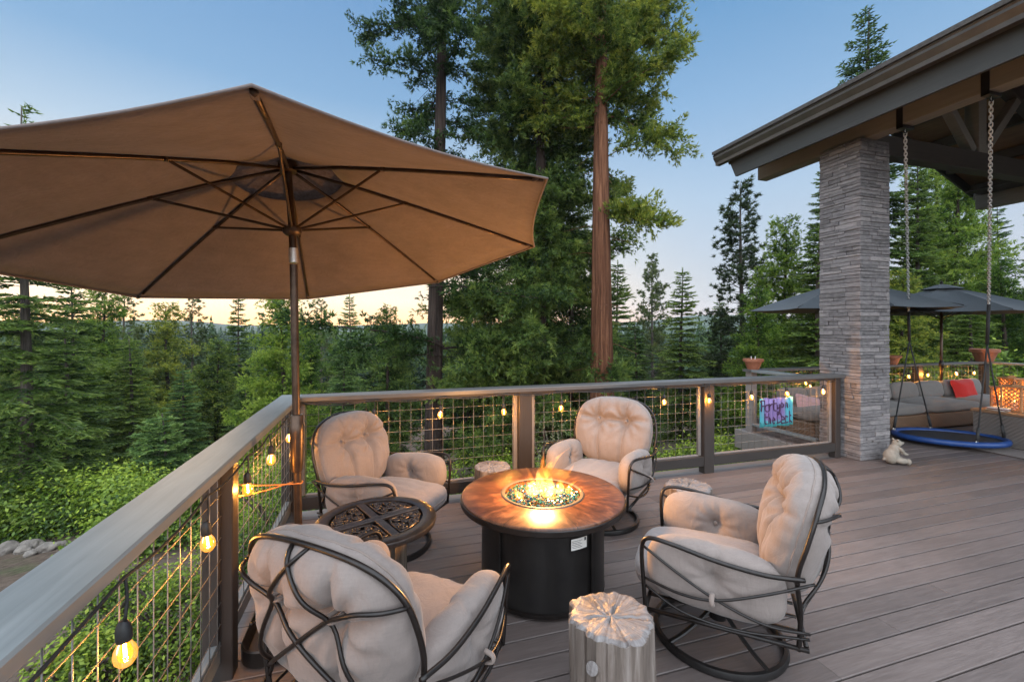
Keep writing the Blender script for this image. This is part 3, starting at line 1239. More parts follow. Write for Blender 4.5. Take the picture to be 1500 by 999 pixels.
def back_shape(seed):
    def f(P):
        P = P.copy()
        x, y, z = P[:, 0].copy(), P[:, 1].copy(), P[:, 2].copy()
        hz, hy, hx = .325, .375, .138
        x = np.where(x < 0, x * 1.12, x)
        # rounded shoulders: narrower at the very top and towards the bottom
        zt = z / hz
        y *= 1 - .10 * np.clip(zt - .2, 0, 1) ** 2 - .10 * np.clip(-zt, 0, 1) ** 1.5
        # thick rolled edge at the top, thinner at the bottom
        x *= 1 + .10 * zt
        side = np.sign(x)
        depth = np.minimum(1, np.abs(x) / hx)
        w = np.clip(depth, 0, 1) ** .7
        dent = np.zeros(len(P))
        for s in (-1, 1):
            d = np.hypot(y - s * BY, z - BZ)
            dent += .095 * np.exp(-(d / .085) ** 1.4)
            dent += .046 * np.exp(-(seg_dist(y, z, (s * BY, BZ), (s * (BY - .03), -.34)) / .020) ** 1.3)
            dent += .036 * np.exp(-(seg_dist(y, z, (s * BY, BZ), (s * (BY + .02), .36)) / .016) ** 1.3) * .8
            dent += .040 * np.exp(-(seg_dist(y, z, (s * BY, BZ), (s * .42, BZ + .03)) / .022) ** 1.3) * .7
        dent += .050 * np.exp(-(seg_dist(y, z, (-BY, BZ), (BY, BZ)) / .026) ** 1.4)
        dent = np.minimum(dent, .105)
        x -= side * w * dent
        # fine gathers radiating from the buttons
        for s in (-1, 1):
            a = np.arctan2(z - BZ, y - s * BY)
            r = np.hypot(y - s * BY, z - BZ)
            x += side * w * .010 * np.sin(a * 9 + seed * 2 + r * 10) * np.exp(-((r - .11) / .07) ** 2)
        Q = np.stack([x, y, z], 1)
        Q[:, 0] += side * (lumps(P, .010, 7, seed) + lumps(P * np.array([1, 1, .35]), .006, 22, seed + 4))
        Q += np.stack([lumps(P, .004, 16, seed + 9)] * 3, 1)
        # wrap slightly forward at the sides
        Q[:, 0] += .28 * Q[:, 1] ** 2 * (1 - .3 * Q[:, 2])
        return Q
    return f


def arm_shape(seed):
    def f(P):
        P = P.copy()
        x, y, z = P[:, 0].copy(), P[:, 1].copy(), P[:, 2].copy()
        side = np.sign(y)
        w = np.clip(np.abs(y) / .088, 0, 1) ** .7
        d = np.hypot(x, z - .02)
        dent = .045 * np.exp(-(d / .055) ** 1.5)
        dent += .012 * np.exp(-(seg_dist(x, z, (0, .02), (-.02, .16)) / .02) ** 1.4)
        dent += .010 * np.exp(-(seg_dist(x, z, (0, .02), (.03, -.2)) / .02) ** 1.4)
        y -= side * w * dent
        a = np.arctan2(z - .02, x)
        y += side * w * .004 * np.sin(a * 10 + seed) * np.exp(-((d - .09) / .06) ** 2)
        z += .02 * (x / .3)
        Q = np.stack([x, y, z], 1)
        Q += np.stack([lumps(P, .005, 9, seed)] * 3, 1)
        return Q
    return f


def seat_shape(seed):
    def f(P):
        Q = P.copy()
        x, y, z = P[:, 0], P[:, 1], P[:, 2]
        Q[:, 2] += np.where(z > 0, .018 * (1 - (x / .36) ** 2) * (1 - (y / .32) ** 2), 0)
        Q[:, 0] += np.where(x > 0, .03 * (1 - (y / .34) ** 2), 0)
        Q[:, 2] += np.where(z > 0, .0035 * np.sin((y + .25 * x * x) * 60 + 3 * x + seed), 0) * np.clip(1 - np.abs(y) / .32, 0, 1)
        Q += np.stack([lumps(P, .006, 6, seed)] * 3, 1)
        return Q
    return f


BACK_LEAN = rad(14)


def back_pt(y, z, off=0.0):
    """point on the plane of the metal back; z measured from the floor"""
    return Vector((-.335 - math.tan(BACK_LEAN) * (z - .42) + .30 * y * y - off, y, z))


def make_chair(seed, label):
    root = thing("lounge_chair", label, "chair", group="tufted lounge chairs around the fire table")
    # --- cushions
    P, F = pillow((.35, .315, .088), (5, 5, 3.0), 22, seat_shape(seed))
    P[:, 0] += .055; P[:, 2] += .375
    SP, SM = P.copy(), np.abs(_CS[22][0][:, 2]) < 1e-6
    sc_ = mesh_np("seat_cushion", P, F, M['seat'], root)
    P, F = pillow((.138, .375, .325), (2.3, 2.8, 3.0), 44, back_shape(seed))
    R = Matrix.Rotation(-BACK_LEAN, 3, 'Y')
    R = np.array(R)
    P = P @ R.T + np.array([-.365, 0, .715])
    PB = P.copy()
    V0 = np.tan(_CS[44][0] * (math.pi / 4))
    def piping(Pts, mask, a, b, par, c0):
        idx = np.where(mask)[0]
        ang = np.arctan2(Pts[idx, b] - c0[b], Pts[idx, a] - c0[a])
        ring = [Vector(Pts[i]) for i in idx[np.argsort(ang)]]
        pm = MB(); pm.tube(ring, .0042, 6, closed=True)
        pm.build("piping", M['button'], par, smooth=True)
    bc = mesh_np("back_cushion", P, F, M['cush'], root)
    piping(SP, SM, 0, 1, sc_, (.055, 0, 0))
    piping(P, np.abs(V0[:, 0]) < 1e-6, 1, 2, bc, (0, 0, .715))
    for s in (-1, 1):
        q = R @ np.array([.068 + .28 * BY * BY, s * BY, BZ]) + np.array([-.365, 0, .715])
        Pb, Fb = pillow((.008, .013, .013), (2, 2, 2), 6)
        mesh_np("button", Pb @ R.T + q, Fb, M['button'], bc)
    for s in (-1, 1):
        P, F = pillow((.315, .088, .165), (3.4, 2.4, 2.8), 26, arm_shape(seed + s))
        P[:, 0] += .015; P[:, 1] += s * .335; P[:, 2] += .49
        ac = mesh_np("arm_cushion", P, F, M['cush'], root)
        Pb, Fb = pillow((.012, .007, .012), (2, 2, 2), 6)
        mesh_np("button", Pb + np.array([.015, s * (.335 - .050), .51]), Fb, M['button'], ac)
    # --- metal frame
    fr = MB()
    r = .0108
    hoop = []
    pts = []
    for y, z in ((.335, .24), (.365, .42), (.398, .60), (.405, .76), (.365, .90), (.24, .99), (.0, 1.025)):
        p = back_pt(y, z)
        if z < .45: p.x = -.345 - .02 * (z - .24)
        pts.append(p)
    full = pts + [Vector((p.x, -p.y, p.z)) for p in reversed(pts[:-1])]
    fr.tube(bez(full, 7), r, 8)
    for s in (-1, 1):
        arm = [(.335, s * .365, .255), (.345, s * .375, .42), (.350, s * .385, .585), (.315, s * .400, .648), (.20, s * .422, .650), (0, s * .435, .618), (-.20, s * .430, .598), (-.36, s * .405, .60)]
        fr.tube(bez(arm, 7), r, 8)
    # seat rails and spring plate
    fr.tube([(.335, -.355, .262), (.335, .355, .262)], .011, 8)
    fr.tube([(-.375, -.33, .262), (-.375, .33, .262)], .011, 8)
    for s in (-1, 1):
        fr.tube([(.335, s * .362, .262), (-.385, s * .338, .25)], .011, 8)
    for k in range(5):
        y = -.24 + .12 * k
        fr.cbox(-.36, .325, y - .012, y + .012, .268, .276, .002)
    fr.build("frame", M['iron'], root, smooth=True)
    # crossing bars of each arm side
    for s in (-1, 1):
        lat = MB()
        c = (.0, s * .452, .445)
        lat.tube(bez([(.345, s * .39, .60), (.17, s * .435, .52), c, (-.20, s * .435, .375), (-.385, s * .352, .335)], 6), .0072, 6)
        lat.tube(bez([(.338, s * .378, .43), (.16, s * .44, .425), (c[0], s * .460, c[2]), (-.20, s * .445, .515), (-.40, s * .39, .585)], 6), .0072, 6)
        lat.tube(bez([(.335, s * .368, .385), (.15, s * .415, .325), (-.1, s * .405, .30), (-.385, s * .342, .305)], 6), .0072, 6)
        lo = lat.build("side_lattice", M['iron'], root, smooth=True)
        kn = MB()
        kn.tube(bez([(0.016, s * .44, .462), (.018, s * .475, .45), (.016, s * .475, .425), (.014, s * .43, .415)], 4), .013, 6, flat=.6)
        kn.build("fabric_tie", M['button'], lo, smooth=True)
    # crossing bars behind the back cushion, pressed into it and tied through at the two tufts
    lat = MB()
    back = PB[PB[:, 0] < np.interp(PB[:, 2], [.4, 1.05], [-.30, -.46])]
    def on_back(y, z, r=.042):
        d = (back[:, 1] - y) ** 2 + (back[:, 2] - z) ** 2
        near = back[d < r * r]
        if len(near) == 0: near = back[np.argsort(d)[:3]]
        return Vector((float(near[:, 0].min()) - .006, y, z))
    def bar(pts):
        flat = bez([(p[0], p[1], 0) for p in pts], 7)
        m = len(flat)
        out = []
        for i, q in enumerate(flat):
            e = min(i, m - 1 - i) / (m * .07)
            h = back_pt(q.x, q.y)
            if q.y < .45: h.x = -.345 - .02 * (q.y - .24)
            s_ = on_back(q.x, q.y)
            k = min(1, e)
            k = k * k * (3 - 2 * k)
            out.append(Vector((min(h.x + (s_.x - h.x) * k, h.x + .0), q.x, q.y)))
        # smooth the run so the bar stays a bar
        for _ in range(6):
            out = [out[0]] + [Vector(((out[i - 1].x + out[i].x * 2 + out[i + 1].x) / 4, out[i].y, out[i].z)) for i in range(1, m - 1)] + [out[-1]]
        out = [out[0]] + [Vector((min(q.x, on_back(q.y, q.z, .016).x), q.y, q.z)) for q in out[1:-1]] + [out[-1]]
        for _ in range(2):
            out = [out[0]] + [Vector(((out[i - 1].x + out[i].x * 2 + out[i + 1].x) / 4, out[i].y, out[i].z)) for i in range(1, m - 1)] + [out[-1]]
        lat.tube(out, .0082, 6)
    TZ = .80
    for s in (-1, 1):
        bar([(s * .39, .86), (s * .27, .865), (s * .135, TZ), (s * -.02, .68), (s * -.20, .53), (s * -.355, .40)])
        bar([(s * -.04, 1.02), (s * .05, .91), (s * .135, TZ), (s * .21, .65), (s * .28, .50), (s * .352, .36)])
    lo = lat.build("back_lattice", M['iron'], root, smooth=True)
    for s in (-1, 1):
        kn = MB()
        t = on_back(s * .135, TZ) + Vector((-.004, 0, 0))
        kn.tube(bez([t + Vector((.03, .014, .004)), t + Vector((-.012, .017, .002)), t + Vector((-.016, -.013, -.002)), t + Vector((.03, -.014, .0))], 5), .011, 6, flat=.7)
        kn.build("fabric_tie", M['button'], lo, smooth=True)
    # swivel base: ring, spokes and hub
    sb = MB()
    ring = [(.33 * math.cos(2 * math.pi * k / 56), .33 * math.sin(2 * math.pi * k / 56), .028) for k in range(56)]
    sb.lathe([(.318, .002), (.345, .002), (.347, .012), (.340, .036), (.322, .038), (.316, .030), (.318, .002)], 64)
    for k in range(4):
        a = rad(45 + 90 * k)
        ca, sa = math.cos(a), math.sin(a)
        path = bez([(.325 * ca, .325 * sa, .034), (.22 * ca, .22 * sa, .066), (.10 * ca, .10 * sa, .125), (.035 * ca, .035 * sa, .17)], 5)
        sb.tube(path, .014, 8, flat=.6)
    sb.lathe([(.0, .10), (.045, .10), (.052, .13), (.052, .20), (.11, .225), (.13, .255), (.0, .255)], 24)
    sb.build("swivel_base", M['iron2'], root, angle=40)
    return root


CHAIRS = [
    (.075, 1.93, 48, .96, "tufted lounge chair seen from behind, in the near left corner by the umbrella pole"),
    (.085, 3.57, -39, .97, "tufted lounge chair behind the scrolled iron side table in the back left corner"),
    (1.90, 3.52, -140, .99, "tufted lounge chair facing us behind the flames, in front of the back railing"),
    (1.80, 1.99, 137, .98, "tufted lounge chair right of the fire table, seen side on with whole swivel ring"),
]
for i, (x, y, a, sc_, lab) in enumerate(CHAIRS):
    c = make_chair(i * 1.7 + .4, lab)
    c.location = (x, y, .003)
    c.rotation_euler = (0, 0, rad(a))
    c.scale = (sc_, sc_, sc_)

# ============================================================ FIRE TABLE
FTX, FTY = 1.052, 2.735


def make_fire_table():
    root = thing("fire_table", "round gas fire table with burnished brown top and black drum, alight between the chairs", "fire table", (FTX, FTY, 0))
    mb = MB()
    n = 96
    R = .535
    mb.lathe([(.262, .567), (.262, .598), (.266, .602), (R - .012, .602), (R - .003, .598), (R, .590), (R, .560), (R - .006, .553), (.40, .553), (.262, .560), (.262, .567)], n)
    mb.build("table_top", M['firetop'], root, angle=30)
    mb = MB()
    mb.lathe([(R + .001, .590), (R + .006, .586), (R + .006, .558), (R + .001, .552), (R - .03, .548), (R - .03, .5525)], n)
    mb.build("edge_band", M['iron'], root, angle=30)
    # drum: four curved panels with recessed seams, skirt and feet
    mb = MB()
    for k in range(4):
        a0 = rad(90 * k + 28) + .02
        a1 = a0 + rad(90) - .04
        off = .0 if k % 2 else -.012
        mb.lathe([(.395 + off, .05), (.402 + off, .047), (.402 + off, .545), (.395 + off, .548)], 26, a0=a0, a1=a1)
    mb.lathe([(.378, .03), (.384, .03), (.384, .55), (.378, .55)], 64)
    db = mb.build("drum_base", M['iron2'], root, angle=30)
    mb = MB()
    mb.lathe([(.385, .022), (.404, .024), (.406, .044), (.385, .046)], 64)
    mb.build("skirt_ring", M['iron'], root, angle=40)
    for k in range(4):
        a = rad(90 * k + 28)
        mb = MB()
        T = Matrix.Rotation(a, 4, 'Z')
        mb.cbox(.375, .415, -.022, .022, .0, .024, .003, T)
        mb.cbox(.398, .408, -.018, .018, .048, .545, .002, T)
        for zz in (.09, .5):
            mb.cbox(.406, .412, -.006, .006, zz - .006, zz + .006, .002, T)
        mb.build("seam_strip", M['iron2'], root)
    # white sticker on the drum
    lp = at_depth(852, 793, 2.55) - Vector((FTX, FTY, 0))
    la = math.atan2(lp.y, lp.x)
    mb = MB()
    rr = .4035
    vs, fs = [], []
    w = .056
    for i in range(9):
        a = la - w / rr + 2 * w / rr * i / 8
        for z in (.405, .470):
            for dr in (0, .0008):
                vs.append(((rr + dr) * math.cos(a), (rr + dr) * math.sin(a), z))
    for i in range(8):
        b = i * 4
        for q in ((0, 1, 3, 2), ):
            pass
        fs += [(b + 1, b + 5, b + 7, b + 3), (b, b + 2, b + 6, b + 4), (b + 2, b + 3, b + 7, b + 6), (b, b + 4, b + 5, b + 1)]
    mb.add(vs, fs)
    st = mb.build("sticker", M['label'], root)
    mk = MB()
    def patch(s0, s1, z0, z1):
        vs = []
        m = 4
        for i in range(m + 1):
            a = la + (s0 + (s1 - s0) * i / m) / rr
            for z in (z0, z1):
                for dr in (.0008, .0012):
                    vs.append(((rr + dr) * math.cos(a), (rr + dr) * math.sin(a), z))
        fs = []
        for i in range(m):
            b = i * 4
            fs += [(b + 1, b + 5, b + 7, b + 3), (b + 2, b + 3, b + 7, b + 6), (b, b + 4, b + 5, b + 1)]
        mk.add(vs, fs)
    for k in range(5):
        patch(-.050, .02 - .012 * (k % 2), .455 - k * .0095, .4575 - k * .0095)
    patch(.036, .050, .448, .466)
    mk.build("sticker_print", M['ink'], st)
    # burner pan, rim and glass
    mb = MB()
    mb.lathe([(.248, .604), (.258, .609), (.270, .6085), (.276, .603), (.270, .6025), (.256, .600), (.248, .604)], 72)
    mb.build("burner_rim", M['gutter'], root, angle=40)
    mb = MB()
    mb.lathe([(0.0, .568), (.259, .568), (.259, .575), (0, .575)], 48)
    mb.build("burner_pan", M['iron2'], root)
    gm = MB()
    rng = random.Random(5)
    for k in range(1500):
        rr_ = .246 * math.sqrt(rng.random())
        a = rng.random() * 2 * math.pi
        s = rng.uniform(.006, .0115)
        z = .582 + rng.uniform(-.004, .006) + .008 * (1 - (rr_ / .246) ** 2)
        gm.tone = rng.random()
        T = Matrix.Translation((rr_ * math.cos(a), rr_ * math.sin(a), z)) @ Matrix.Rotation(rng.random() * 6.28, 4, Vector((rng.gauss(0, 1), rng.gauss(0, 1), rng.gauss(0, 1))).normalized())
        vs = [T @ Vector(p) for p in ((s, 0, 0), (-s * .8, .2 * s, 0), (0, s, .1 * s), (.2 * s, -s * .9, 0), (0, .1 * s, s * .8), (0, 0, -s * .7))]
        gm.add(vs, [(0, 2, 4), (2, 1, 4), (1, 3, 4), (3, 0, 4), (2, 0, 5), (1, 2, 5), (3, 1, 5), (0, 3, 5)])
    g = gm.build("fire_glass", M['gem'], root)
    tag(g, kind="stuff")
    return root


make_fire_table()


def make_flames():
    root = thing("gas_flames", "bright yellow gas flames with orange wisps rising from the glass of the fire table", "fire", (FTX, FTY, .585))
    rng = random.Random(9)
    def tongue(mb, x, y, h, w, lean, seed, z0=0.0, flat=.7):
        n, m = 16, 12
        vs = []
        for i in range(n + 1):
            t = i / n
            r = w * (math.sin(math.pi * min(1, t * .80 + .20)) ** .8) * (1 - t) ** .55 + .0006
            cx = x + lean[0] * t * t + .022 * t * math.sin(5 * t + seed)
            cy = y + lean[1] * t * t + .018 * t * math.sin(4 * t + seed * 2)
            for k in range(m):
                a = 2 * math.pi * k / m
                rr = r * (1 + .22 * math.sin(3 * a + seed + 4 * t) * t)
                vs.append((cx + rr * math.cos(a), cy + rr * math.sin(a) * flat, z0 + t * h))
        fs = []
        for i in range(n):
            for k in range(m):
                fs.append((i * m + k, i * m + (k + 1) % m, (i + 1) * m + (k + 1) % m, (i + 1) * m + k))
        fs.append(tuple(range(m - 1, -1, -1)))
        fs.append(tuple(n * m + k for k in range(m)))
        mb.add(vs, fs)
    core = [(-.01, .02, .19, .046, (.0, .0), 1.0), (.055, .0, .16, .042, (.03, .01), 2.2), (-.065, -.01, .11, .038, (-.02, 0), 3.7), (.015, -.05, .11, .042, (.0, -.01), 4.9), (.115, -.01, .08, .034, (.03, 0), 5.4), (-.04, .07, .09, .038, (0, 0), 2.7)]
    for c in core:
        mb = MB()
        tongue(mb, *c)
        mb.build("flame", M['flame_core'], root, smooth=True)
    wisps = [(.0, .02, .29, .034, (.05, .02), 1.3, .02), (.05, .03, .24, .036, (.15, .05), 2.9, .04), (.12, .0, .19, .030, (.13, .02), 4.4, .01), (-.08, .02, .20, .036, (-.02, .03), 5.0, .0), (-.17, -.03, .10, .034, (-.05, .0), .9, .0), (.18, -.03, .10, .030, (.05, .0), 3.3, .0), (.03, -.10, .10, .036, (.0, -.03), 2.0, .0), (.03, .03, .20, .022, (.22, .06), 3.6, .10)]
    for w in wisps:
        mb = MB()
        tongue(mb, w[0], w[1], w[2], w[3], w[4], w[5], w[6])
        mb.build("flame_wisp", M['flame_out'], root, smooth=True)
    ld = bpy.data.lights.new("fire_light", 'POINT')
    ld.energy = 58
    ld.color = (1.0, .47, .14)
    ld.shadow_soft_size = .07
    lo = bpy.data.objects.new("fire_light", ld)
    COL.objects.link(lo)
    lo.parent = root
    lo.location = (0.0, 0, .25)


make_flames()

# ============================================================ SIDE TABLE
def make_side_table():
    ct = at_z(551, 757, .5)
    root = thing("side_table", "round cast iron side table with scrollwork top on a log pedestal", "side table", (.0, 2.70, 0))
    root.scale = (.927, .927, 1)
    R = .372
    zt = .58
    mb = MB()
    # rim ring
    mb.lathe([(.285, zt - .016), (.285, zt), (.288, zt + .002), (R - .014, zt + .002), (R - .004, zt - .002), (R, zt - .012), (R - .003, zt - .030), (R - .02, zt - .036), (.285, zt - .036), (.285, zt - .016)], 80)
    # cross bars that split the top into four panels
    ang = rad(22)
    for k in range(2):
        T = Matrix.Rotation(ang + k * math.pi / 2, 4, 'Z')
        if k == 0:
            mb.cbox(-.286, .286, -.026, .026, zt - .016, zt + .0015, .003, T)
        else:
            mb.cbox(-.286, -.0265, -.026, .026, zt - .016, zt + .0015, .003, T)
            mb.cbox(.0265, .286, -.026, .026, zt - .016, zt + .0015, .003, T)
    mb.build("table_rim", M['iron_top'], root, angle=35)
    mb = MB()
    mb.lathe([(0, zt - .034), (.286, zt - .034), (.286, zt - .026), (0, zt - .026)], 48)
    mb.build("backing_plate", M['iron2'], root)
    sc = MB()
    def spiral(cx, cy, r0, turns, start, d, tail=None):
        pts = []
        n = int(26 * turns)
        for i in range(n + 1):
            t = i / n
            a = start + d * turns * 2 * math.pi * t
            r = r0 * (.16 + .84 * (1 - t))
            pts.append(Vector((cx + r * math.cos(a), cy + r * math.sin(a), zt - .004)))
        return pts
    for q in range(4):
        T = Matrix.Rotation(ang + q * math.pi / 2, 4, 'Z')
        # panel outline: rounded quarter
        o = []
        a0, a1 = .17, math.pi / 2 - .17
        for i in range(15):
            a = a0 + (a1 - a0) * i / 14
            o.append(Vector((.262 * math.cos(a), .262 * math.sin(a), zt - .006)))
        o += [Vector((.045, .21, zt - .006)), Vector((.045, .12, zt - .006)), Vector((.06, .06, zt - .006)), Vector((.12, .045, zt - .006)), Vector((.21, .045, zt - .006))]
        sc.tube([T @ p for p in o], .0072, 6, closed=True)
        for (cx, cy, r, tu, st, d) in ((.205, .085, .034, 1.5, 2.6, 1), (.205 - .055, .068, .022, 1.3, .4, -1), (.085, .205, .034, 1.5, 2.1, -1), (.068, .150, .022, 1.3, 1.1, 1),
                                       (.175, .175, .030, 1.5, 3.9, 1), (.145, .205 - .005, .018, 1.2, .2, -1), (.205 - .005, .145, .018, 1.2, 1.4, 1), (.095, .095, .026, 1.4, .8, 1), (.14, .125, .022, 1.3, 3.4, -1)):
            sc.tube([T @ p for p in spiral(cx, cy, r, tu, st, d)], (.0072), 6)
        for a, b, c in (((.06, .06), (.115, .115), (.19, .19)), ((.115, .115), (.16, .10), (.232, .068)), ((.115, .115), (.10, .16), (.068, .232)), ((.14, .14), (.20, .13), (.25, .10)), ((.14, .14), (.13, .20), (.10, .25))):
            sc.tube([T @ Vector((p[0], p[1], zt - .006)) for p in bez([(a[0], a[1], 0), (b[0], b[1], 0), (c[0], c[1], 0)], 5)], (.0072), 6)
    sc.build("scrollwork", M['iron_top'], root, smooth=True)
    lg = MB()
    rng = random.Random(2)
    n = 72
    vs = []
    zs = [.003, .05, .12, .2, .28, .40, .50, zt - .037]
    for z in zs:
        for k in range(n):
            a = 2 * math.pi * k / n
            r = .172 + .020 * mnoise.noise(Vector((math.cos(a) * 3, math.sin(a) * 3, z * .8))) + .020 * mnoise.noise(Vector((math.cos(a) * 9, math.sin(a) * 9, z * 1.3 + 5)))
            vs.append((r * math.cos(a), r * math.sin(a), z))
    fs = [(i * n + k, i * n + (k + 1) % n, (i + 1) * n + (k + 1) % n, (i + 1) * n + k) for i in range(len(zs) - 1) for k in range(n)]
    fs += [tuple(range(n - 1, -1, -1)), tuple((len(zs) - 1) * n + k for k in range(n))]
    lg.add(vs, fs)
    lg.build("log_pedestal", M['log_dark'], root, angle=60)


make_side_table()


# ============================================================ LOG STOOLS
def make_stump(x, y, h, r, seed, label, knot=False):
    root = thing("log_stool", label, "stool", (x, y, 0), group="petrified log stools")
    n = 96
    def rad_at(a, z):
        c, s = math.cos(a), math.sin(a)
        f = r * (1 + .10 * mnoise.noise(Vector((c * 1.4 + seed, s * 1.4, z * .5))) + .07 * mnoise.noise(Vector((c * 4 + seed, s * 4, z * .9))) + .075 * mnoise.noise(Vector((c * 11, s * 11 + seed, z * 1.5))))
        f *= 1 + .05 * max(0, (.10 - z) / .10)
        return f
    zs = [.004, .04, .10, .18, .26, .34, h - .03, h - .008]
    mb = MB()
    vs = []
    for z in zs:
        for k in range(n):
            a = 2 * math.pi * k / n
            q = rad_at(a, z)
            vs.append((q * math.cos(a), q * math.sin(a), z))
    fs = [(i * n + k, i * n + (k + 1) % n, (i + 1) * n + (k + 1) % n, (i + 1) * n + k) for i in range(len(zs) - 1) for k in range(n)]
    fs += [tuple(range(n - 1, -1, -1)), tuple((len(zs) - 1) * n + k for k in range(n))]
    mb.add(vs, fs)
    if knot:
        a = rad(-143)
        d = Vector((math.cos(a), math.sin(a), 0))
        ctr = d * (rad_at(a, .33) - .012)
        T = Matrix.Translation((ctr.x, ctr.y, .325)) @ (Vector((d.x, d.y, .55)).normalized()).to_track_quat('Z', 'Y').to_matrix().to_4x4()
        mb.add([T @ Vector((.026 * math.cos(2 * math.pi * k / 16), .026 * math.sin(2 * math.pi * k / 16), z)) for z in (-.02, .03) for k in range(16)],
               [(k, (k + 1) % 16, 16 + (k + 1) % 16, 16 + k) for k in range(16)] + [tuple(16 + k for k in range(16))])
    mb.build("log_side", M['stump_side'], root, angle=50)
    # worn pale top face with radial cracks
    tp = MB()
    vs = [(0, 0, h + .004)]
    rings = [.12, .25, .38, .5, .62, .74, .85, .93, .985]
    for q in rings:
        for k in range(n):
            a = 2 * math.pi * k / n
            rr = rad_at(a, h - .008) * q * 1.0
            z = h + .005 + .006 * mnoise.noise(Vector((math.cos(a) * q * 6, math.sin(a) * q * 6, seed)))
            for ca in CRACKS:
                da = abs((a - ca - .35 * math.sin(q * 4 + ca) + math.pi) % (2 * math.pi) - math.pi)
                z -= .016 * math.exp(-(da * q / .03) ** 2) * (1 - q * .6)
            if q > .95: z -= .012
            vs.append((rr * math.cos(a), rr * math.sin(a), z))
    m = len(rings)
    fs = [(0, 1 + k, 1 + (k + 1) % n) for k in range(n)]
    for i in range(m - 1):
        fs += [(1 + i * n + k, 1 + (i + 1) * n + k, 1 + (i + 1) * n + (k + 1) % n, 1 + i * n + (k + 1) % n) for k in range(n)]
    tp.add(vs, fs)
    # rim wall closes the top slab
    vs2 = [vs[1 + (m - 1) * n + k] for k in range(n)] + [(vs[1 + (m - 1) * n + k][0] * 1.002, vs[1 + (m - 1) * n + k][1] * 1.002, h - .022) for k in range(n)]
    tp.add(vs2, [(k, n + k, n + (k + 1) % n, (k + 1) % n) for k in range(n)])
    tp.build("log_top", M['stump_top'], root, angle=60)
    if knot:
        a = rad(-143)
        d = Vector((math.cos(a), math.sin(a), 0))
        nd = Vector((d.x, d.y, .55)).normalized()
        ctr = Vector((d.x, d.y, 0)) * (rad_at(a, .33) - .012) + Vector((0, 0, .325)) + nd * .0305
        T = Matrix.Translation(ctr) @ nd.to_track_quat('Z', 'Y').to_matrix().to_4x4()
        kb = MB()
        kb.add([T @ Vector((.025 * math.cos(2 * math.pi * k / 16), .025 * math.sin(2 * math.pi * k / 16), z)) for z in (0, .004) for k in range(16)],
               [(k, (k + 1) % 16, 16 + (k + 1) % 16, 16 + k) for k in range(16)] + [tuple(16 + k for k in range(16))])
        kb.build("cut_branch_face", M['stump_top'], root)


CRACKS = (.4, 1.5, 2.2, 3.3, 4.3, 5.5)
make_stump(.967, 1.69, .45, .178, 1.0, "log stool with broad white top in the foreground, between the two nearest chairs", True)
make_stump(1.0, 3.86, .45, .160, 4.0, "small log stool against the back railing, half hidden by the fire table")
make_stump(2.36, 2.92, .45, .17, 8.0, "log stool behind the arm of the right chair, mostly hidden")
# ============================================================ THE LARGE TILTED UMBRELLA
def octa_canopy(C, n, az, R, d, sag=.035, edge=.05, nr=10, ns=10, t0=0.0):
    """cloth between eight ribs: sags between them and has scalloped edges"""
    n = Vector(n).normalized()
    a = (Vector((1, 0, 0)) - n * n.x).normalized()
    b = n.cross(a)
    vs, fs = [], []
    cols = 8 * ns
    for i in range(nr + 1):
        t = t0 + (1 - t0) * i / nr
        for k in range(cols):
            s, f = divmod(k, ns)
            f /= ns
            a0 = az + s * math.pi / 4
            a1 = a0 + math.pi / 4
            p0 = a * math.cos(a0) + b * math.sin(a0)
            p1 = a * math.cos(a1) + b * math.sin(a1)
            p = p0.lerp(p1, f)
            bow = 4 * f * (1 - f)
            rr = R * t * (1 - edge * bow * t)
            # ribs arch slightly
            h = -d * (t ** 1.12)
            vs.append(C + p * rr + n * (h - sag * bow * math.sin(math.pi * min(1, t * .9)) * .8))
    for i in range(nr):
        for k in range(cols):
            j = (k + 1) % cols
            fs.append((i * cols + k, (i + 1) * cols + k, (i + 1) * cols + j, i * cols + j))
    return vs, fs, a, b, n


def solidify(vs, fs, n, th):
    m = len(vs)
    top = [v + n * th for v in vs]
    from collections import Counter
    ed = Counter()
    dirs = {}
    for f in fs:
        for i in range(len(f)):
            e = (f[i], f[(i + 1) % len(f)])
            ed[tuple(sorted(e))] += 1
            dirs[tuple(sorted(e))] = e
    F = [tuple(reversed(f)) for f in fs] + [tuple(i + m for i in f) for f in fs]
    for e, c in ed.items():
        if c == 1:
            p, q = dirs[e]
            F.append((p, q, q + m, p + m))
    return list(vs) + top, F


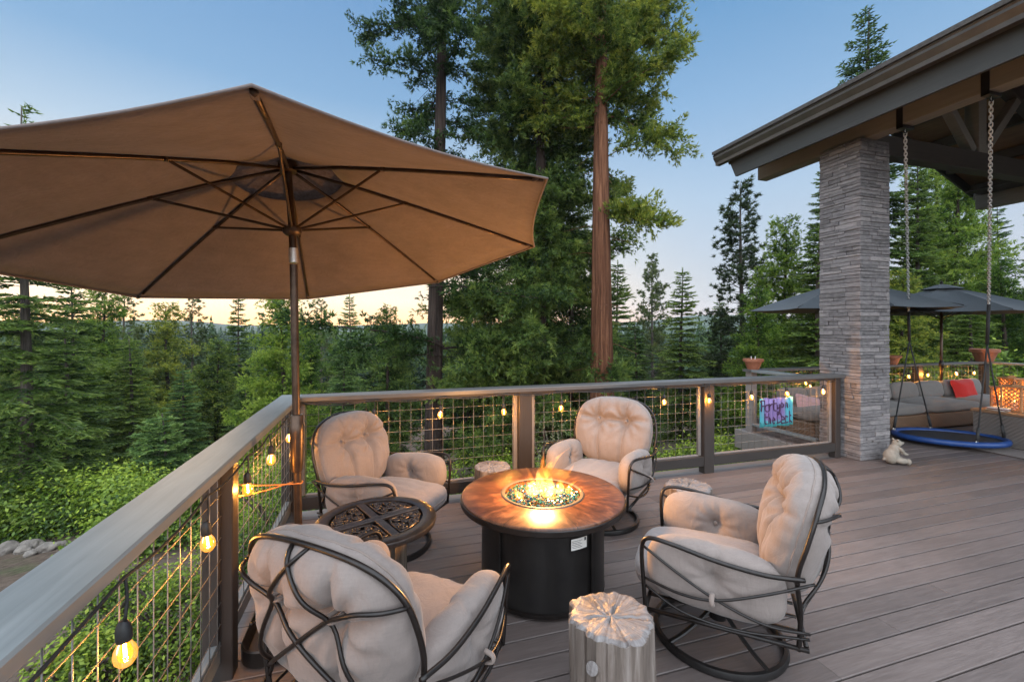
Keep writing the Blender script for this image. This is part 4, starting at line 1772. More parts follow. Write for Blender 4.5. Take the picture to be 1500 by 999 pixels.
def make_big_umbrella():
    base = Vector((-.41, 2.70, 0))
    root = thing("patio_umbrella", "large tan brown umbrella tilted over the chairs, its bronze pole by the left railing", "umbrella", tuple(base))
    C = Vector((-.476, 2.720, 2.597))
    n = Vector((-.1015, .1064, .9892)).normalized()
    az, R, d = -1.479, 1.471, .482
    vs, fs, a, b, n = octa_canopy(C - n * .002, n, az, R - .004, d, .03, .026, t0=.20)
    V, F = solidify(vs, fs, n, .003)
    mb = MB(); mb.add(V, F)
    can = rel(mb.build("canopy", M['canopy'], root, smooth=True), root)
    hm = MB()
    edge = [vs[10 * 80 + k] - n * .002 for k in range(80)]
    hm.tube(edge, .0055, 6, closed=True)
    hm.build("hem", M['canopy'], can, smooth=True)
    # wind vent cap above the crown, and hem
    vs2, fs2, *_ = octa_canopy(C + n * .045, n, az, .47, .125, .01, .02, 4, 6)
    V2, F2 = solidify(vs2, fs2, n, .003)
    mb = MB(); mb.add(V2, F2)
    v = mb.build("vent_cap", M['vent'], can, smooth=True)
    # ribs and struts
    hub = at_depth(428, 338, 2.455)
    axis = n
    for k in range(8):
        an = az + k * math.pi / 4
        u = a * math.cos(an) + b * math.sin(an)
        tip = C + u * R - n * d
        rb = MB()
        path = [C + u * (R * t) - n * (d * t ** 1.12) + n * -.014 for t in (.03, .25, .5, .75, .985)]
        rb.tube(path, .0095, 6)
        # bronze cover strip on the underside
        o = rel(rb.build("rib", M['umb_pole'], root, smooth=True), root)
        st = MB()
        t = .43
        j = C + u * (R * t) - n * (d * t ** 1.12) - n * .012
        st.tube([hub + (j - hub).normalized() * .02, j], .0075, 6)
        st.cbox(-.012, .012, -.012, .012, -.012, .012, .003, Matrix.Translation(j))
        s_ = st.build("strut", M['umb_pole'], o, smooth=False)
        tp = MB()
        tp.cbox(-.020, .012, -.011, .011, -.008, .006, .003, Matrix.Translation(C + u * (R * .965) - n * d * .965 - n * .012) @ u.to_track_quat('X', 'Z').to_matrix().to_4x4())
        t_ = tp.build("tip_pocket", M['canopy'], o)
    # crown hub and runner
    mb = MB()
    q = axis.to_track_quat('Z', 'Y').to_matrix().to_4x4()
    T = Matrix.Translation(C) @ q
    prof = [(0, -.035), (.045, -.03), (.05, -.01), (.05, .02), (.02, .035), (0, .035)]
    m2 = MB(); m2.lathe(prof, 20); mb.add([T @ Vector(p) for p in m2.v], m2.f)
    rel(mb.build("crown_hub", M['umb_pole'], root, angle=40), root)
    mb = MB()
    T = Matrix.Translation(hub) @ q
    prof = [(.02, -.03), (.035, -.025), (.048, -.012), (.050, .012), (.035, .02), (.02, .02)]
    m2 = MB(); m2.lathe(prof, 20); mb.add([T @ Vector(p) for p in m2.v], m2.f)
    rel(mb.build("runner", M['umb_pole'], root, angle=40), root)
    # pole: lower tube, tilt joint, upper tube
    foot = Vector((base.x, base.y, .03))
    tilt = at_depth(430, 385, 2.455)
    d0 = (tilt - foot)
    mb = MB(); mb.tube([foot, foot + d0 * .995], .0205, 20)
    rel(mb.build("pole", M['umb_pole'], root, angle=40), root)
    mb = MB(); mb.tube([tilt, tilt.lerp(hub, .45)], .0235, 20)
    rel(mb.build("tilt_joint", M['steel'], root, angle=40), root)
    mb = MB(); mb.tube([tilt.lerp(hub, .455), hub, C], .0195, 20)
    rel(mb.build("upper_pole", M['umb_pole'], root, angle=40), root)
    # crank housing
    ch = at_depth(438, 648, 2.46)
    t0 = (ch.z - foot.z) / d0.z
    cc = foot + d0 * t0
    mb = MB()
    m2 = MB(); m2.lathe([(.021, -.165), (.028, -.16), (.034, -.10), (.036, -.02), (.037, .06), (.036, .10), (.033, .105), (.033, .15), (.030, .156), (.021, .156)], 24)
    mb.add([Matrix.Translation(cc) @ Vector(p) for p in m2.v], m2.f)
    rel(mb.build("crank_housing", M['umb_pole'], root, angle=35), root)
    # weighted base tray with raised rim
    mb = MB()
    def rsq(h, r, z):
        pts = []
        for q_, (sx, sy) in enumerate(((1, 1), (-1, 1), (-1, -1), (1, -1))):
            for i in range(8):
                a_ = q_ * math.pi / 2 + (math.pi / 2) * i / 7
                pts.append((base.x + sx * (h - r) + r * math.cos(a_), base.y + sy * (h - r) + r * math.sin(a_), z))
        return pts
    loops = [rsq(.235, .10, .004), rsq(.250, .11, .012), rsq(.252, .11, .085), rsq(.245, .105, .092), rsq(.238, .10, .085), rsq(.225, .09, .030)]
    vs = [p for l in loops for p in l]
    m = 32
    fs = [(i * m + k, i * m + (k + 1) % m, (i + 1) * m + (k + 1) % m, (i + 1) * m + k) for i in range(5) for k in range(m)]
    fs += [tuple(range(m - 1, -1, -1)), tuple(5 * m + k for k in range(m))]
    mb.add(vs, fs)
    rel(mb.build("base_tray", M['iron2'], root, angle=40), root)
    mb = MB()
    m2 = MB(); m2.lathe([(.0, .030), (.07, .031), (.065, .045), (.034, .055), (.032, .30), (.0215, .305), (.0215, .05)], 24)
    mb.add([Vector((base.x, base.y, 0)) + Vector(p) for p in m2.v], m2.f)
    rel(mb.build("base_sleeve", M['umb_pole'], root, angle=40), root)
    # orange bungee from pole to railing post
    bg = thing("bungee_cord", "orange bungee cord tying the umbrella pole to the left railing post", "cord", tuple(cc + Vector((0, 0, -.18))))
    pz = at_depth(444, 706, 2.46).z
    pc = foot + d0 * ((pz - foot.z) / d0.z)
    mb = MB()
    loop = [pc + Vector((.026 * math.cos(t), .026 * math.sin(t), .002 * math.sin(3 * t))) for t in [rad(x) for x in range(-140, 141, 20)]]
    e1 = Vector((-.688, 2.515, .845)); e2 = Vector((-.665, 2.52, .905))
    pth = bez([e2, e2.lerp(loop[0], .5) + Vector((0, 0, -.004))] + loop[1:-1:2] + [e1.lerp(loop[-1], .5) + Vector((0, 0, -.008)), e1], 6)
    mb.tube(pth, .0038, 6)
    o = mb.build("elastic_cord", M['bungee'], bg, smooth=True)
    o.matrix_parent_inverse = Matrix.Translation(-Vector(bg.location))
    mb = MB()
    for e in (e1, e2):
        mb.tube(bez([e, e + Vector((-.012, -.01, .006)), e + Vector((-.016, -.02, -.006)), e + Vector((-.006, -.022, -.014))], 5), .0028, 6)
    o = mb.build("hook", M['steel'], bg, smooth=True)
    o.matrix_parent_inverse = Matrix.Translation(-Vector(bg.location))


make_big_umbrella()


def small_umbrella(px, t, Rr, apex_py, az, label):
    p = at_depth(px, 500, t)
    top = at_depth(px, apex_py, t).z
    root = thing("patio_umbrella", label, "umbrella", (p.x, p.y, 0))
    d = .50
    vs, fs, a, b, n = octa_canopy(Vector((0, 0, top)), (0.0, 0, 1), az, Rr, d, .05, .06)
    V, F = solidify(vs, fs, n, .004)
    mb = MB(); mb.add(V, F)
    can = mb.build("canopy", M['gray_umb'], root, smooth=False, angle=25)
    vs, fs, *_ = octa_canopy(Vector((0, 0, top + .05)), (0, 0, 1), az, .32, .10, .01, .02, 3, 4)
    V, F = solidify(vs, fs, n, .004)
    mb = MB(); mb.add(V, F)
    mb.build("vent_cap", M['gray_umb'], can, angle=25)
    mb = MB(); mb.tube([(0, 0, .01), (0, 0, top - .02)], .022, 14)
    mb.build("pole", M['umb_pole'], root, smooth=True)
    mb = MB(); mb.lathe([(0, top + .05), (.022, top + .05), (.028, top + .075), (.012, top + .11), (0, top + .115)], 14)
    mb.build("finial", M['iron'], root, smooth=True)
    mb = MB(); mb.lathe([(.021, .95), (.034, .96), (.038, 1.02), (.036, 1.08), (.021, 1.09)], 16)
    mb.build("crank_housing", M['iron'], root, smooth=True)
    mb = MB(); mb.lathe([(0, .004), (.24, .004), (.24, .05), (.20, .075), (.03, .085), (.03, .20), (0, .2)], 32)
    mb.build("base", M['iron2'], root, angle=40)
    for k in range(8):
        an = az + k * math.pi / 4
        u = Vector((math.cos(an), math.sin(an), 0))
        mb = MB()
        mb.tube([u * .04 + Vector((0, 0, top - .03)), u * (Rr * .5) + Vector((0, 0, top - .03 - d * .46)), u * (Rr * .98) + Vector((0, 0, top - d * .97))], .009, 5)
        o = mb.build("rib", M['iron'], root)
        mb = MB()
        mb.tube([Vector((0, 0, top - .62)), u * (Rr * .5) + Vector((0, 0, top - .03 - d * .46))], .007, 5)
        mb.build("strut", M['iron'], o)
    return root


small_umbrella(1240, 7.6, 1.50, 412, .2, "slate grey umbrella directly behind the stone pillar, canopy showing on both sides of it")
small_umbrella(1379, 8.3, 1.50, 420, 1.07, "slate grey umbrella whose whole pole shows behind the red pillow of the far sofa")


# ============================================================ STRING LIGHTS
def lathe_at(mb, prof, p, n=16, M3=None):
    m2 = MB(); m2.lathe(prof, n)
    T = Matrix.Translation(p)
    if M3 is not None: T = T @ M3
    mb.add([T @ Vector(q) for q in m2.v], m2.f)


BULB_ME = {}


def string_lights(label, bulbs, hooks, power, cordr=.0048, scale=1.0, tilt=None):
    """bulbs: world points of the glowing glass; the cord runs a little above them"""
    r0 = Vector(bulbs[0])
    root = thing("string_lights", label, "string lights", tuple(r0))
    inv = Matrix.Translation(-r0)
    mb = MB()
    mb.tube(hooks, cordr, 7)
    for b in bulbs:
        b = Vector(b)
        # lead from the cord down to the socket
        near = min(hooks, key=lambda h: (Vector(h).xy - b.xy).length)
        near = Vector(near)
        top = b + Vector((0, 0, .076 * scale))
        mb.tube(bez([near, near.lerp(top, .5) + Vector((.003, .003, 0)), top], 4), cordr * .9, 6)
    o = mb.build("cord", M['cord'], root, smooth=True); o.matrix_parent_inverse = inv
    for b in bulbs:
        b = Vector(b)
        s = scale
        tl = Matrix.Rotation(rad(random.uniform(-6, 6)), 4, 'X') @ Matrix.Rotation(rad(random.uniform(-6, 6)), 4, 'Y')
        mb = MB()
        lathe_at(mb, [(0, .078 * s), (.008 * s, .077 * s), (.014 * s, .069 * s), (.0178 * s, .054 * s), (.0182 * s, .030 * s), (.016 * s, .024 * s), (0, .024 * s)], b, 18, tl)
        so = mb.build("socket", M['cord'], root, angle=40); so.matrix_parent_inverse = inv
        mb = MB()
        lathe_at(mb, [(.013 * s, .024 * s), (.016 * s, .018 * s), (.0235 * s, .004 * s), (.0262 * s, -.010 * s), (.0235 * s, -.026 * s), (.014 * s, -.038 * s), (.0, -.042 * s)], b, 22, tl)
        gl = mb.build("bulb", M['bulb'], so, smooth=True)
        gl.visible_shadow = True
        mb = MB()
        mb.tube([b + (tl @ Vector((.0, 0, .016 * s))), b + (tl @ Vector((0, 0, -.016 * s)))], .0042 * s, 8)
        fl = mb.build("filament", M['filament'], so, smooth=True)
        ld = bpy.data.lights.new("bulb_light", 'POINT')
        ld.energy = power
        ld.color = (1.0, .50, .13)
        ld.shadow_soft_size = .009 * s
        lo = bpy.data.objects.new("bulb_light", ld)
        COL.objects.link(lo)
        lo.parent = so
        lo.location = b + Vector((0, 0, -.006 * s))
    return root


def droop(pts, sag, n=8):
    out = []
    for i in range(len(pts) - 1):
        a, b = Vector(pts[i]), Vector(pts[i + 1])
        for k in range(n):
            t = k / n
            out.append(a.lerp(b, t) + Vector((0, 0, -4 * sag * t * (1 - t))))
    out.append(Vector(pts[-1]))
    return out


# left railing: along the inner face, under the cap
lx = -.628
lb = [at_x(183, 952, lx), at_x(304, 792, lx), at_x(363, 714, lx), at_x(397, 671, lx + .01), at_x(424, 640, lx + .01)]
hk = [Vector((lx, .2, 1.02))] + [Vector((lx - .004, b.y + .01, CAP_TOP - .055)) for b in lb] + [Vector((lx, 4.17, 1.02))]
string_lights("string of amber bulbs hanging along the left railing, nearest bulb largest", lb, droop(hk, .022), 5.5)
# back railing
bpx = [(549, 611), (645, 606), (738, 602), (822, 597), (973, 588), (1039, 586), (1101, 581), (1153, 576), (1206, 573)]
bb = [at_y(x, y, 4.195 if x not in (1153,) else 4.19) for x, y in bpx]
bb[1].y = bb[1].y; 
hk = [Vector((-.6, 4.18, 1.04))] + [Vector((b.x, 4.192, CAP_TOP - .05)) for b in bb] + [Vector((5.7, 4.2, 1.03))]
string_lights("string of amber bulbs under the cap of the back railing, above the sign", bb, droop(hk, .03), 7.0)
# far railing
fpx = [(1180, 560), (1187, 566), (1331, 551), (1359, 549), (1401, 547), (1427, 546)]
fb = [at_y(x, y, FY - .11) for x, y in fpx]
fb[0] = at_x(1180, 560, FX0 + .35)
fb[0] = at_y(1180, 560, FY - .11)
hk = [Vector((FX0 + .15, FY - .1, .95))] + [Vector((b.x, FY - .1, FR_TOP - .05)) for b in fb] + [Vector((FX1 - .1, FY - .1, .96))]
string_lights("string of amber bulbs along the far railing behind the grey sofa", fb, droop(hk, .03), 9.0)

# ============================================================ SIGN
def make_sign():
    c = at_y(1136.5, 603.5, 4.175)
    root = thing("hanging_sign", "teal and purple corrugated sign reading Party on the Deck, hung on the back railing", "sign", tuple(c))
    W, H = .515, .345
    mb = MB()
    n = 88
    def yy(x): return -.010 * math.cos(2 * math.pi * x / .0655)
    vs = []
    for dy in (0, .0018):
        for i in range(n + 1):
            x = -W / 2 + W * i / n
            for k in range(5):
                z = -H / 2 + H * k / 4 + (.006 * math.sin(x * 30) if k in (0, 4) else 0)
                vs.append((x, yy(x) + dy, z))
    m = 5 * (n + 1)
    fs = []
    for i in range(n):
        for k in range(4):
            a = i * 5 + k
            fs.append((a, a + 5, a + 6, a + 1))
            fs.append((m + a, m + a + 1, m + a + 6, m + a + 5))
    for i in range(n):
        for k in (0, 4):
            a = i * 5 + k
            fs.append((a, m + a, m + a + 5, a + 5) if k == 0 else (a, a + 5, m + a + 5, m + a))
    for i in (0, n):
        for k in range(4):
            a = i * 5 + k
            fs.append((a, a + 1, m + a + 1, m + a))
    mb.add(vs, fs)
    mb.build("corrugated_panel", M['sign'], root, smooth=True)
    # hand-painted lettering, strokes follow the corrugation
    L = {
        'P': [[(.12, 0), (.15, .5), (.12, 1)], [(0, .82), (.12, 1), (.42, .98), (.52, .76), (.40, .55), (.15, .5)]],
        'a': [[(.45, .55), (.25, .62), (.08, .48), (.05, .2), (.2, .02), (.4, .12), (.45, .4), (.46, .62), (.48, .1), (.55, .0)]],
        'r': [[(.08, 0), (.1, .35), (.08, .64)], [(.1, .4), (.25, .62), (.42, .56)]],
        't': [[(.22, 1.0), (.2, .4), (.24, .05), (.4, .02)], [(.02, .64), (.44, .68)]],
        'y': [[(.05, .62), (.1, .3), (.28, .2), (.42, .35)], [(.45, .64), (.44, .1), (.36, -.3), (.15, -.34), (.06, -.18)]],
        'o': [[(.26, .62), (.08, .5), (.05, .2), (.22, .02), (.42, .14), (.46, .42), (.3, .6), (.2, .6)]],
        'n': [[(.06, 0), (.08, .35), (.06, .62)], [(.08, .4), (.24, .62), (.4, .52), (.42, .2), (.46, 0)]],
        'h': [[(.06, 0), (.1, .5), (.08, 1.05)], [(.08, .36), (.26, .6), (.4, .46), (.42, 0)]],
        'e': [[(.08, .34), (.42, .36), (.4, .55), (.22, .63), (.06, .42), (.08, .12), (.25, 0), (.45, .1)]],
        'D': [[(.1, .0), (.12, .5), (.08, 1.0)], [(0, .95), (.3, .98), (.54, .7), (.55, .3), (.36, .04), (.02, .0)]],
        'c': [[(.42, .54), (.24, .62), (.06, .42), (.08, .14), (.26, 0), (.44, .1)]],
        'k': [[(.06, 0), (.1, .5), (.08, 1.05)], [(.42, .66), (.12, .3), (.28, .22), (.46, 0)]],
        '.': [[(.1, .1), (.14, .14)]],
    }
    tx = MB()
    def write(s, x, z, h, adv):
        for ch in s:
            if ch == ' ':
                x += adv * .45
                continue
            jz = random.uniform(-.006, .006)
            for st in L[ch]:
                pts = []
                for p in (bez([(q[0], q[1], 0) for q in st], 4) if len(st) > 2 else [Vector((q[0], q[1], 0)) for q in st]):
                    xx = x + p.x * h * .92
                    pts.append(Vector((xx, yy(xx) - .0006, z + jz + p.y * h)))
                # dense enough to ride the ridges
                fine = []
                for i in range(len(pts) - 1):
                    for k in range(3):
                        q = pts[i].lerp(pts[i + 1], k / 3)
                        fine.append(Vector((q.x, yy(q.x) - .0006, q.z)))
                fine.append(pts[-1])
                tx.tube(fine, .0082, 5, flat=1.0)
            x += adv * (1.12 if ch in 'PD' else (.85 if ch in 'rt' else 1.0))
    write("Party", -.235, .015, .135, .062)
    write("on", .075, .045, .10, .068)
    write("the", -.185, -.140, .125, .064)
    write("Deck", .005, -.140, .135, .060)
    write(".", -.235, -.13, .10, .05)
    write(".", .215, .05, .10, .05)
    tx.build("lettering", M['letter'], root, smooth=True)
    wr = MB()
    for x in (-.2, .2):
        wr.tube([(x, -.012, H / 2 - .012), (x, .02, H / 2 + .012), (x, .10, H / 2 + .03)], .0018, 5)
    wr.build("hanging_wire", M['wire'], root)


make_sign()

# ============================================================ FLOWER POTS
def make_pot(loc, r, label, labels=False):
    root = thing("flower_pot", label, "flower pot", loc, group="terracotta pots on the far railing")
    mb = MB()
    k = r / .15
    mb.lathe([(0, 0), (.085 * k, 0), (.125 * k, .115 * k), (.133 * k, .125 * k), (.150 * k, .128 * k), (.152 * k, .165 * k), (.146 * k, .172 * k), (.136 * k, .168 * k), (.130 * k, .135 * k), (0, .13 * k)], 40)
    mb.build("pot", M['terra'], root, angle=35)
    mb = MB()
    mb.lathe([(0, .145 * k), (.07 * k, .15 * k), (.128 * k, .142 * k), (.128 * k, .132 * k)], 24)
    mb.build("soil", M['soil'], root, smooth=True)
    if labels:
        for x, tl in ((-.02, -.10), (.02, .12)):
            mb = MB(); mb.cbox(-.009, .009, -.0012, .0012, .10, .215, .0008, Matrix.Translation((x, 0, 0)) @ Matrix.Rotation(tl, 4, 'Y'))
            mb.build("plant_marker", M['label'], root)


pA = at_z(1128, 541, FR_TOP)
make_pot((FX0 + .02, FY - .02, FR_TOP + .001), .152, "terracotta pot with two pale markers, on the railing corner left of the stone pillar", True)
pq = at_y(1309, 527, FY)
make_pot((at_y(1306, 527, FY).x, FY, FR_TOP + .001), .15, "terracotta pot on the far railing peeking out past the right side of the stone pillar")
make_pot((FX1 - .02, FY - .02, FR_TOP + .001), .225, "wide terracotta pot on the far railing corner behind the swing ropes")

# ============================================================ SWING
def make_swing():
    cx, cy, cz = 8.03, 4.30, .10
    root = thing("platform_swing", "blue oval platform swing hanging low on two steel chains from the roof beam", "swing", (cx, cy, cz))
    e1 = Vector((.63, -.77, -.0)).normalized()
    e2 = Vector((.77, .63, .0)).normalized()
    A, B = .60, .45
    n = 64
    ring = [e1 * (A * math.cos(t)) + e2 * (B * math.sin(t)) + Vector((0, 0, .015 * math.cos(t))) for t in [2 * math.pi * k / n for k in range(n)]]
    mb = MB(); mb.tube(ring, .041, 12, closed=True)
    mb.build("padded_ring", M['blue'], root, smooth=True)
    mb = MB()
    vs = [Vector((0, 0, -.012))]
    for q in (.3, .6, .93):
        vs += [Vector((p.x * q, p.y * q, p.z - .012 * (1 - q))) for p in ring]
    fs = [(0, 1 + k, 1 + (k + 1) % n) for k in range(n)]
    for i in range(2):
        fs += [(1 + i * n + k, 1 + (i + 1) * n + k, 1 + (i + 1) * n + (k + 1) % n, 1 + i * n + (k + 1) % n) for k in range(n)]
    V, F = solidify(vs, fs, Vector((0, 0, 1)), .008)
    mb.add(V, F)
    m3 = MB(); m3.add(V, F)
    m3.build("netting", M['mesh_mat'], root, smooth=True)
    C0 = Vector((cx, cy, cz))
    att = [C0 + e1 * (A * math.cos(rad(t))) + e2 * (B * math.sin(rad(t))) + Vector((0, 0, .05)) for t in (178, 100, 290, 10)]
    bx = 6.095
    hooks = [at_x(1326, 199, bx), at_x(1452, 152, bx)]
    for h in hooks: h.z = PTOP - .04
    mids = [at_depth(1331, 455, 6.78), at_depth(1448.5, 444, 6.14)]
    ties = [at_depth(1332, 500, 6.8), at_depth(1446, 505, 6.15)]
    inv = Matrix.Translation(-C0)
    for i in range(2):
        h, m, tie = hooks[i], mids[i], ties[i]
        mb = MB()
        d = (m - h)
        L = d.length
        nl = int(L / .042)
        q0 = d.to_track_quat('Z', 'X').to_matrix().to_4x4()
        for k in range(nl):
            c = h + d * ((k + .5) / nl)
            T = Matrix.Translation(c) @ q0 @ Matrix.Rotation(math.pi / 2 * (k % 2) + .3, 4, 'Z')
            pts = []
            for t in range(12):
                a = 2 * math.pi * t / 12
                pts.append(T @ Vector((.0145 * math.cos(a), 0, .017 * math.sin(a) + (.012 if math.sin(a) > 0 else -.012))))
            mb.tube(pts, .0058, 6, closed=True)
        o = mb.build("chain", M['steel'], root, smooth=True); o.matrix_parent_inverse = inv
        # bracket strap round the beam with an eye
        mb = MB()
        yb = h.y
        mb.cbox(5.992, 5.9985, yb - .035, yb + .035, PTOP - .03, PTOP + .22, .002)
        mb.cbox(6.1915, 6.198, yb - .035, yb + .035, PTOP - .03, PTOP + .22, .002)
        mb.cbox(5.992, 6.198, yb - .035, yb + .035, PTOP - .037, PTOP - .001, .002)
        mb.tube([h + Vector((.022 * math.cos(a), 0, -.02 + .022 * math.sin(a))) for a in [2 * math.pi * k / 14 for k in range(14)]], .006, 6, closed=True)
        o = mb.build("beam_bracket", M['iron2'], root); o.matrix_parent_inverse = inv
        mb = MB()
        mb.tube([m + Vector((.02 * math.cos(a), 0, .02 * math.sin(a))) for a in [2 * math.pi * k / 14 for k in range(14)]], .005, 6, closed=True)
        o = mb.build("carabiner", M['steel'], root, smooth=True); o.matrix_parent_inverse = inv
        mb = MB()
        mb.tube([m + Vector((0, 0, -.015)), tie], .022, 8, flat=.6)
        o = mb.build("strap", M['rope'], root, smooth=True); o.matrix_parent_inverse = inv
        for j in (0, 1):
            e = att[2 * i + j]
            mb = MB()
            mb.tube([tie, tie.lerp(e, .5) + Vector((0, 0, -.005)), e], .010, 7)
            mb.tube([tie.lerp(e, .86), tie.lerp(e, .995)], .019, 8)
            o = mb.build("rope", M['rope'], root, smooth=True); o.matrix_parent_inverse = inv
            mb = MB()
            mb.tube([e + Vector((.02 * math.cos(a), 0, -.012 + .02 * math.sin(a))) for a in [2 * math.pi * k / 12 for k in range(12)]], .006, 6, closed=True)
            o = mb.build("ring_clip", M['steel'], root, smooth=True); o.matrix_parent_inverse = inv


make_swing()

# ============================================================ BEAR FIGURINE
def blob_mesh(name, parts, voxel, mat, parent=None, smooth_iter=4):
    """many overlapping ellipsoids fused into one continuous skin"""
    bm = bmesh.new()
    for c, r, rot in parts:
        T = Matrix.Translation(c) @ rot.to_4x4() @ Matrix.Diagonal((*r, 1))
        bmesh.ops.create_uvsphere(bm, u_segments=20, v_segments=12, radius=1.0, matrix=T)
    me = bpy.data.meshes.new(name + "_raw")
    bm.to_mesh(me); bm.free()
    o = bpy.data.objects.new(name + "_raw", me)
    COL.objects.link(o)
    m = o.modifiers.new("r", 'REMESH'); m.mode = 'VOXEL'; m.voxel_size = voxel
    s = o.modifiers.new("s", 'SMOOTH'); s.iterations = smooth_iter; s.factor = .5
    dg = bpy.context.evaluated_depsgraph_get()
    dg.update()
    nm = bpy.data.meshes.new_from_object(o.evaluated_get(dg))
    nm.name = name
    bpy.data.objects.remove(o); bpy.data.meshes.remove(me)
    nm.materials.clear()
    return link_mesh(name, nm, mat, parent, True)


def make_bear():
    root = thing("bear_figurine", "small pale stone bear sitting at the foot of the stone pillar", "figurine", (6.20, 3.86, 0.0), rad(-20))
    root.scale = (.92, .92, .92)
    I = Matrix.Identity(3)
    Ry = lambda a: Matrix.Rotation(rad(a), 3, 'Y')
    V = Vector
    P = [(V((-.04, 0, .10)), (.095, .085, .105), I), (V((-.005, 0, .185)), (.065, .068, .085), Ry(12)), (V((.035, 0, .275)), (.058, .052, .052), I),
         (V((.085, 0, .275)), (.036, .026, .024), Ry(-14)), (V((.118, 0, .284)), (.012, .014, .011), I),
         (V((.015, .042, .325)), (.014, .016, .018), I), (V((.015, -.042, .325)), (.014, .016, .018), I)]
    for s in (-1, 1):
        P += [(V((.045, s * .068, .055)), (.085, .040, .042), Ry(4)), (V((.13, s * .070, .045)), (.030, .034, .044), I),
              (V((.045, s * .066, .195)), (.024, .024, .055), Ry(-38)), (V((.088, s * .058, .150)), (.045, .022, .022), Ry(18)), (V((.12, s * .05, .138)), (.022, .02, .02), I)]
    P.append((V((-.13, 0, .06)), (.025, .02, .02), I))
    # a low plinth of the same casting keeps it steady
    b = blob_mesh("bear_body", [(c + V((0, 0, .004)), r, q) for c, r, q in P], .006, M['bear'], root)
    e = MB()
    for s in (-1, 1):
        lathe_at(e, [(0, -.005), (.005, 0), (0, .005)], V((.078, s * .030, .296)), 8)
    e.build("eyes", M['ink'], root)
    return b


make_bear()

# ============================================================ FAR SOFA, TABLE, LANTERNS
def make_sofa():
    root = thing("sectional_sofa", "wicker corner sofa with grey cushions along the far railing under the slate umbrellas", "sofa", (8.0, 5.3, 0))
    def w(o): return rel(o, root)
    y0, y1 = 4.92, 5.66
    segs = [(6.20, 7.35), (7.36, 8.72), (8.73, 10.1), (10.11, 11.2)]
    for x0, x1 in segs:
        mb = MB()
        mb.cbox(x0, x1, y0 + .02, y1, .03, .28, .02)
        w(mb.build("wicker_base", M['wicker'], root))
        mb = MB()
        mb.cbox(x0, x1, y1 - .055, y1 + .01, .285, .60, .02)
        w(mb.build("wicker_back", M['wicker'], root))
        P, F = pillow(((x1 - x0) / 2 - .003, (y1 - y0) / 2, .085), (8, 8, 3.4), 14, seat_shape(x0))
        P += np.array([(x0 + x1) / 2, (y0 + y1) / 2 - .02, .365])
        w(mesh_np("seat_cushion", P, F, M['sofa'], root))
        nb = 2
        for k in range(nb):
            c = x0 + (x1 - x0) * (k + .5) / nb
            P, F = pillow(((x1 - x0) / nb / 2 - .004, .085, .155), (6, 2.6, 3.6), 14, lambda P: P + np.stack([lumps(P, .008, 5, c)] * 3, 1))
            R = np.array(Matrix.Rotation(rad(-12), 3, 'X'))
            P = P @ R.T + np.array([c, y1 - .14, .575])
            w(mesh_np("back_cushion", P, F, M['sofa'], root))
    # right-hand return along the side rail
    mb = MB(); mb.cbox(10.55, 11.3, 2.9, 4.90, .03, .28, .02)
    w(mb.build("wicker_base", M['wicker'], root))
    P, F = pillow((.37, 1.0, .085), (8, 8, 3.4), 14, seat_shape(2))
    w(mesh_np("seat_cushion", P + np.array([10.9, 3.9, .365]), F, M['sofa'], root))
    for k in range(3):
        P, F = pillow((.085, .32, .155), (2.6, 6, 3.6), 14, lambda P: P + np.stack([lumps(P, .008, 5, k)] * 3, 1))
        w(mesh_np("back_cushion", P + np.array([11.17, 3.25 + .66 * k, .575]), F, M['sofa'], root))


make_sofa()


def throw_pillow(name, px, py, y, half, rot, mat, label, cat="pillow"):
    c = at_y(px, py, y)
    def shp(P):
        Q = P.copy()
        r = np.maximum(np.abs(P[:, 0]) / half[0], np.abs(P[:, 2]) / half[2])
        Q[:, 1] *= np.clip(1.05 - r ** 3, .12, 1)
        Q[:, [0, 2]] *= (1 + .06 * (np.abs(P[:, 0]) / half[0] * np.abs(P[:, 2]) / half[2]))[:, None]
        Q += np.stack([lumps(P, .008, 7, px)] * 3, 1)
        return Q
    P, F = pillow(half, (9, 2.2, 9), 20, shp)
    R = np.array(rot)
    P = P @ R.T
    o = mesh_np(name, P, F, mat)
    o.location = c
    tag(o, label, cat)
    return o


throw_pillow("red_pillow", 1413, 572, 5.36, (.295, .09, .20), Matrix.Rotation(rad(-16), 3, 'X'), M['red'], "bright red pillow leaning on the back of the far grey sofa")
throw_pillow("pink_pillow", 1186, 597, 5.36, (.25, .08, .19), Matrix.Rotation(rad(-20), 3, 'X') @ Matrix.Rotation(rad(14), 3, 'Y'), M['pink'], "faded pink pillow on the sofa end seen through the wire mesh left of the pillar")


def make_coffee_table():
    x0, x1, y0, y1, h = 8.52, 10.2, 3.30, 4.28, .50
    root = thing("coffee_table", "low grey wicker coffee table in front of the far sofa, carrying the lanterns", "coffee table", (9.3, 3.8, 0))
    mb = MB(); mb.cbox(x0 + .01, x1 - .01, y0 + .01, y1 - .01, .012, h - .035, .012)
    rel(mb.build("wicker_body", M['wicker_gr'], root), root)
    mb = MB()
    mb.cbox(x0 - .01, x1 + .01, y0 - .01, y1 + .01, h - .034, h, .005)
    rel(mb.build("table_top", M['lantern'] if False else M['ceil'], root), root)
    return h


TH = make_coffee_table()
mb = MB(); mb.cbox(8.0, 10.5, 1.9, 4.72, .0045, .012, .003)
tag(mb.build("rug", M['rug']), "dark brown outdoor rug under the far coffee table and the swing", "rug")


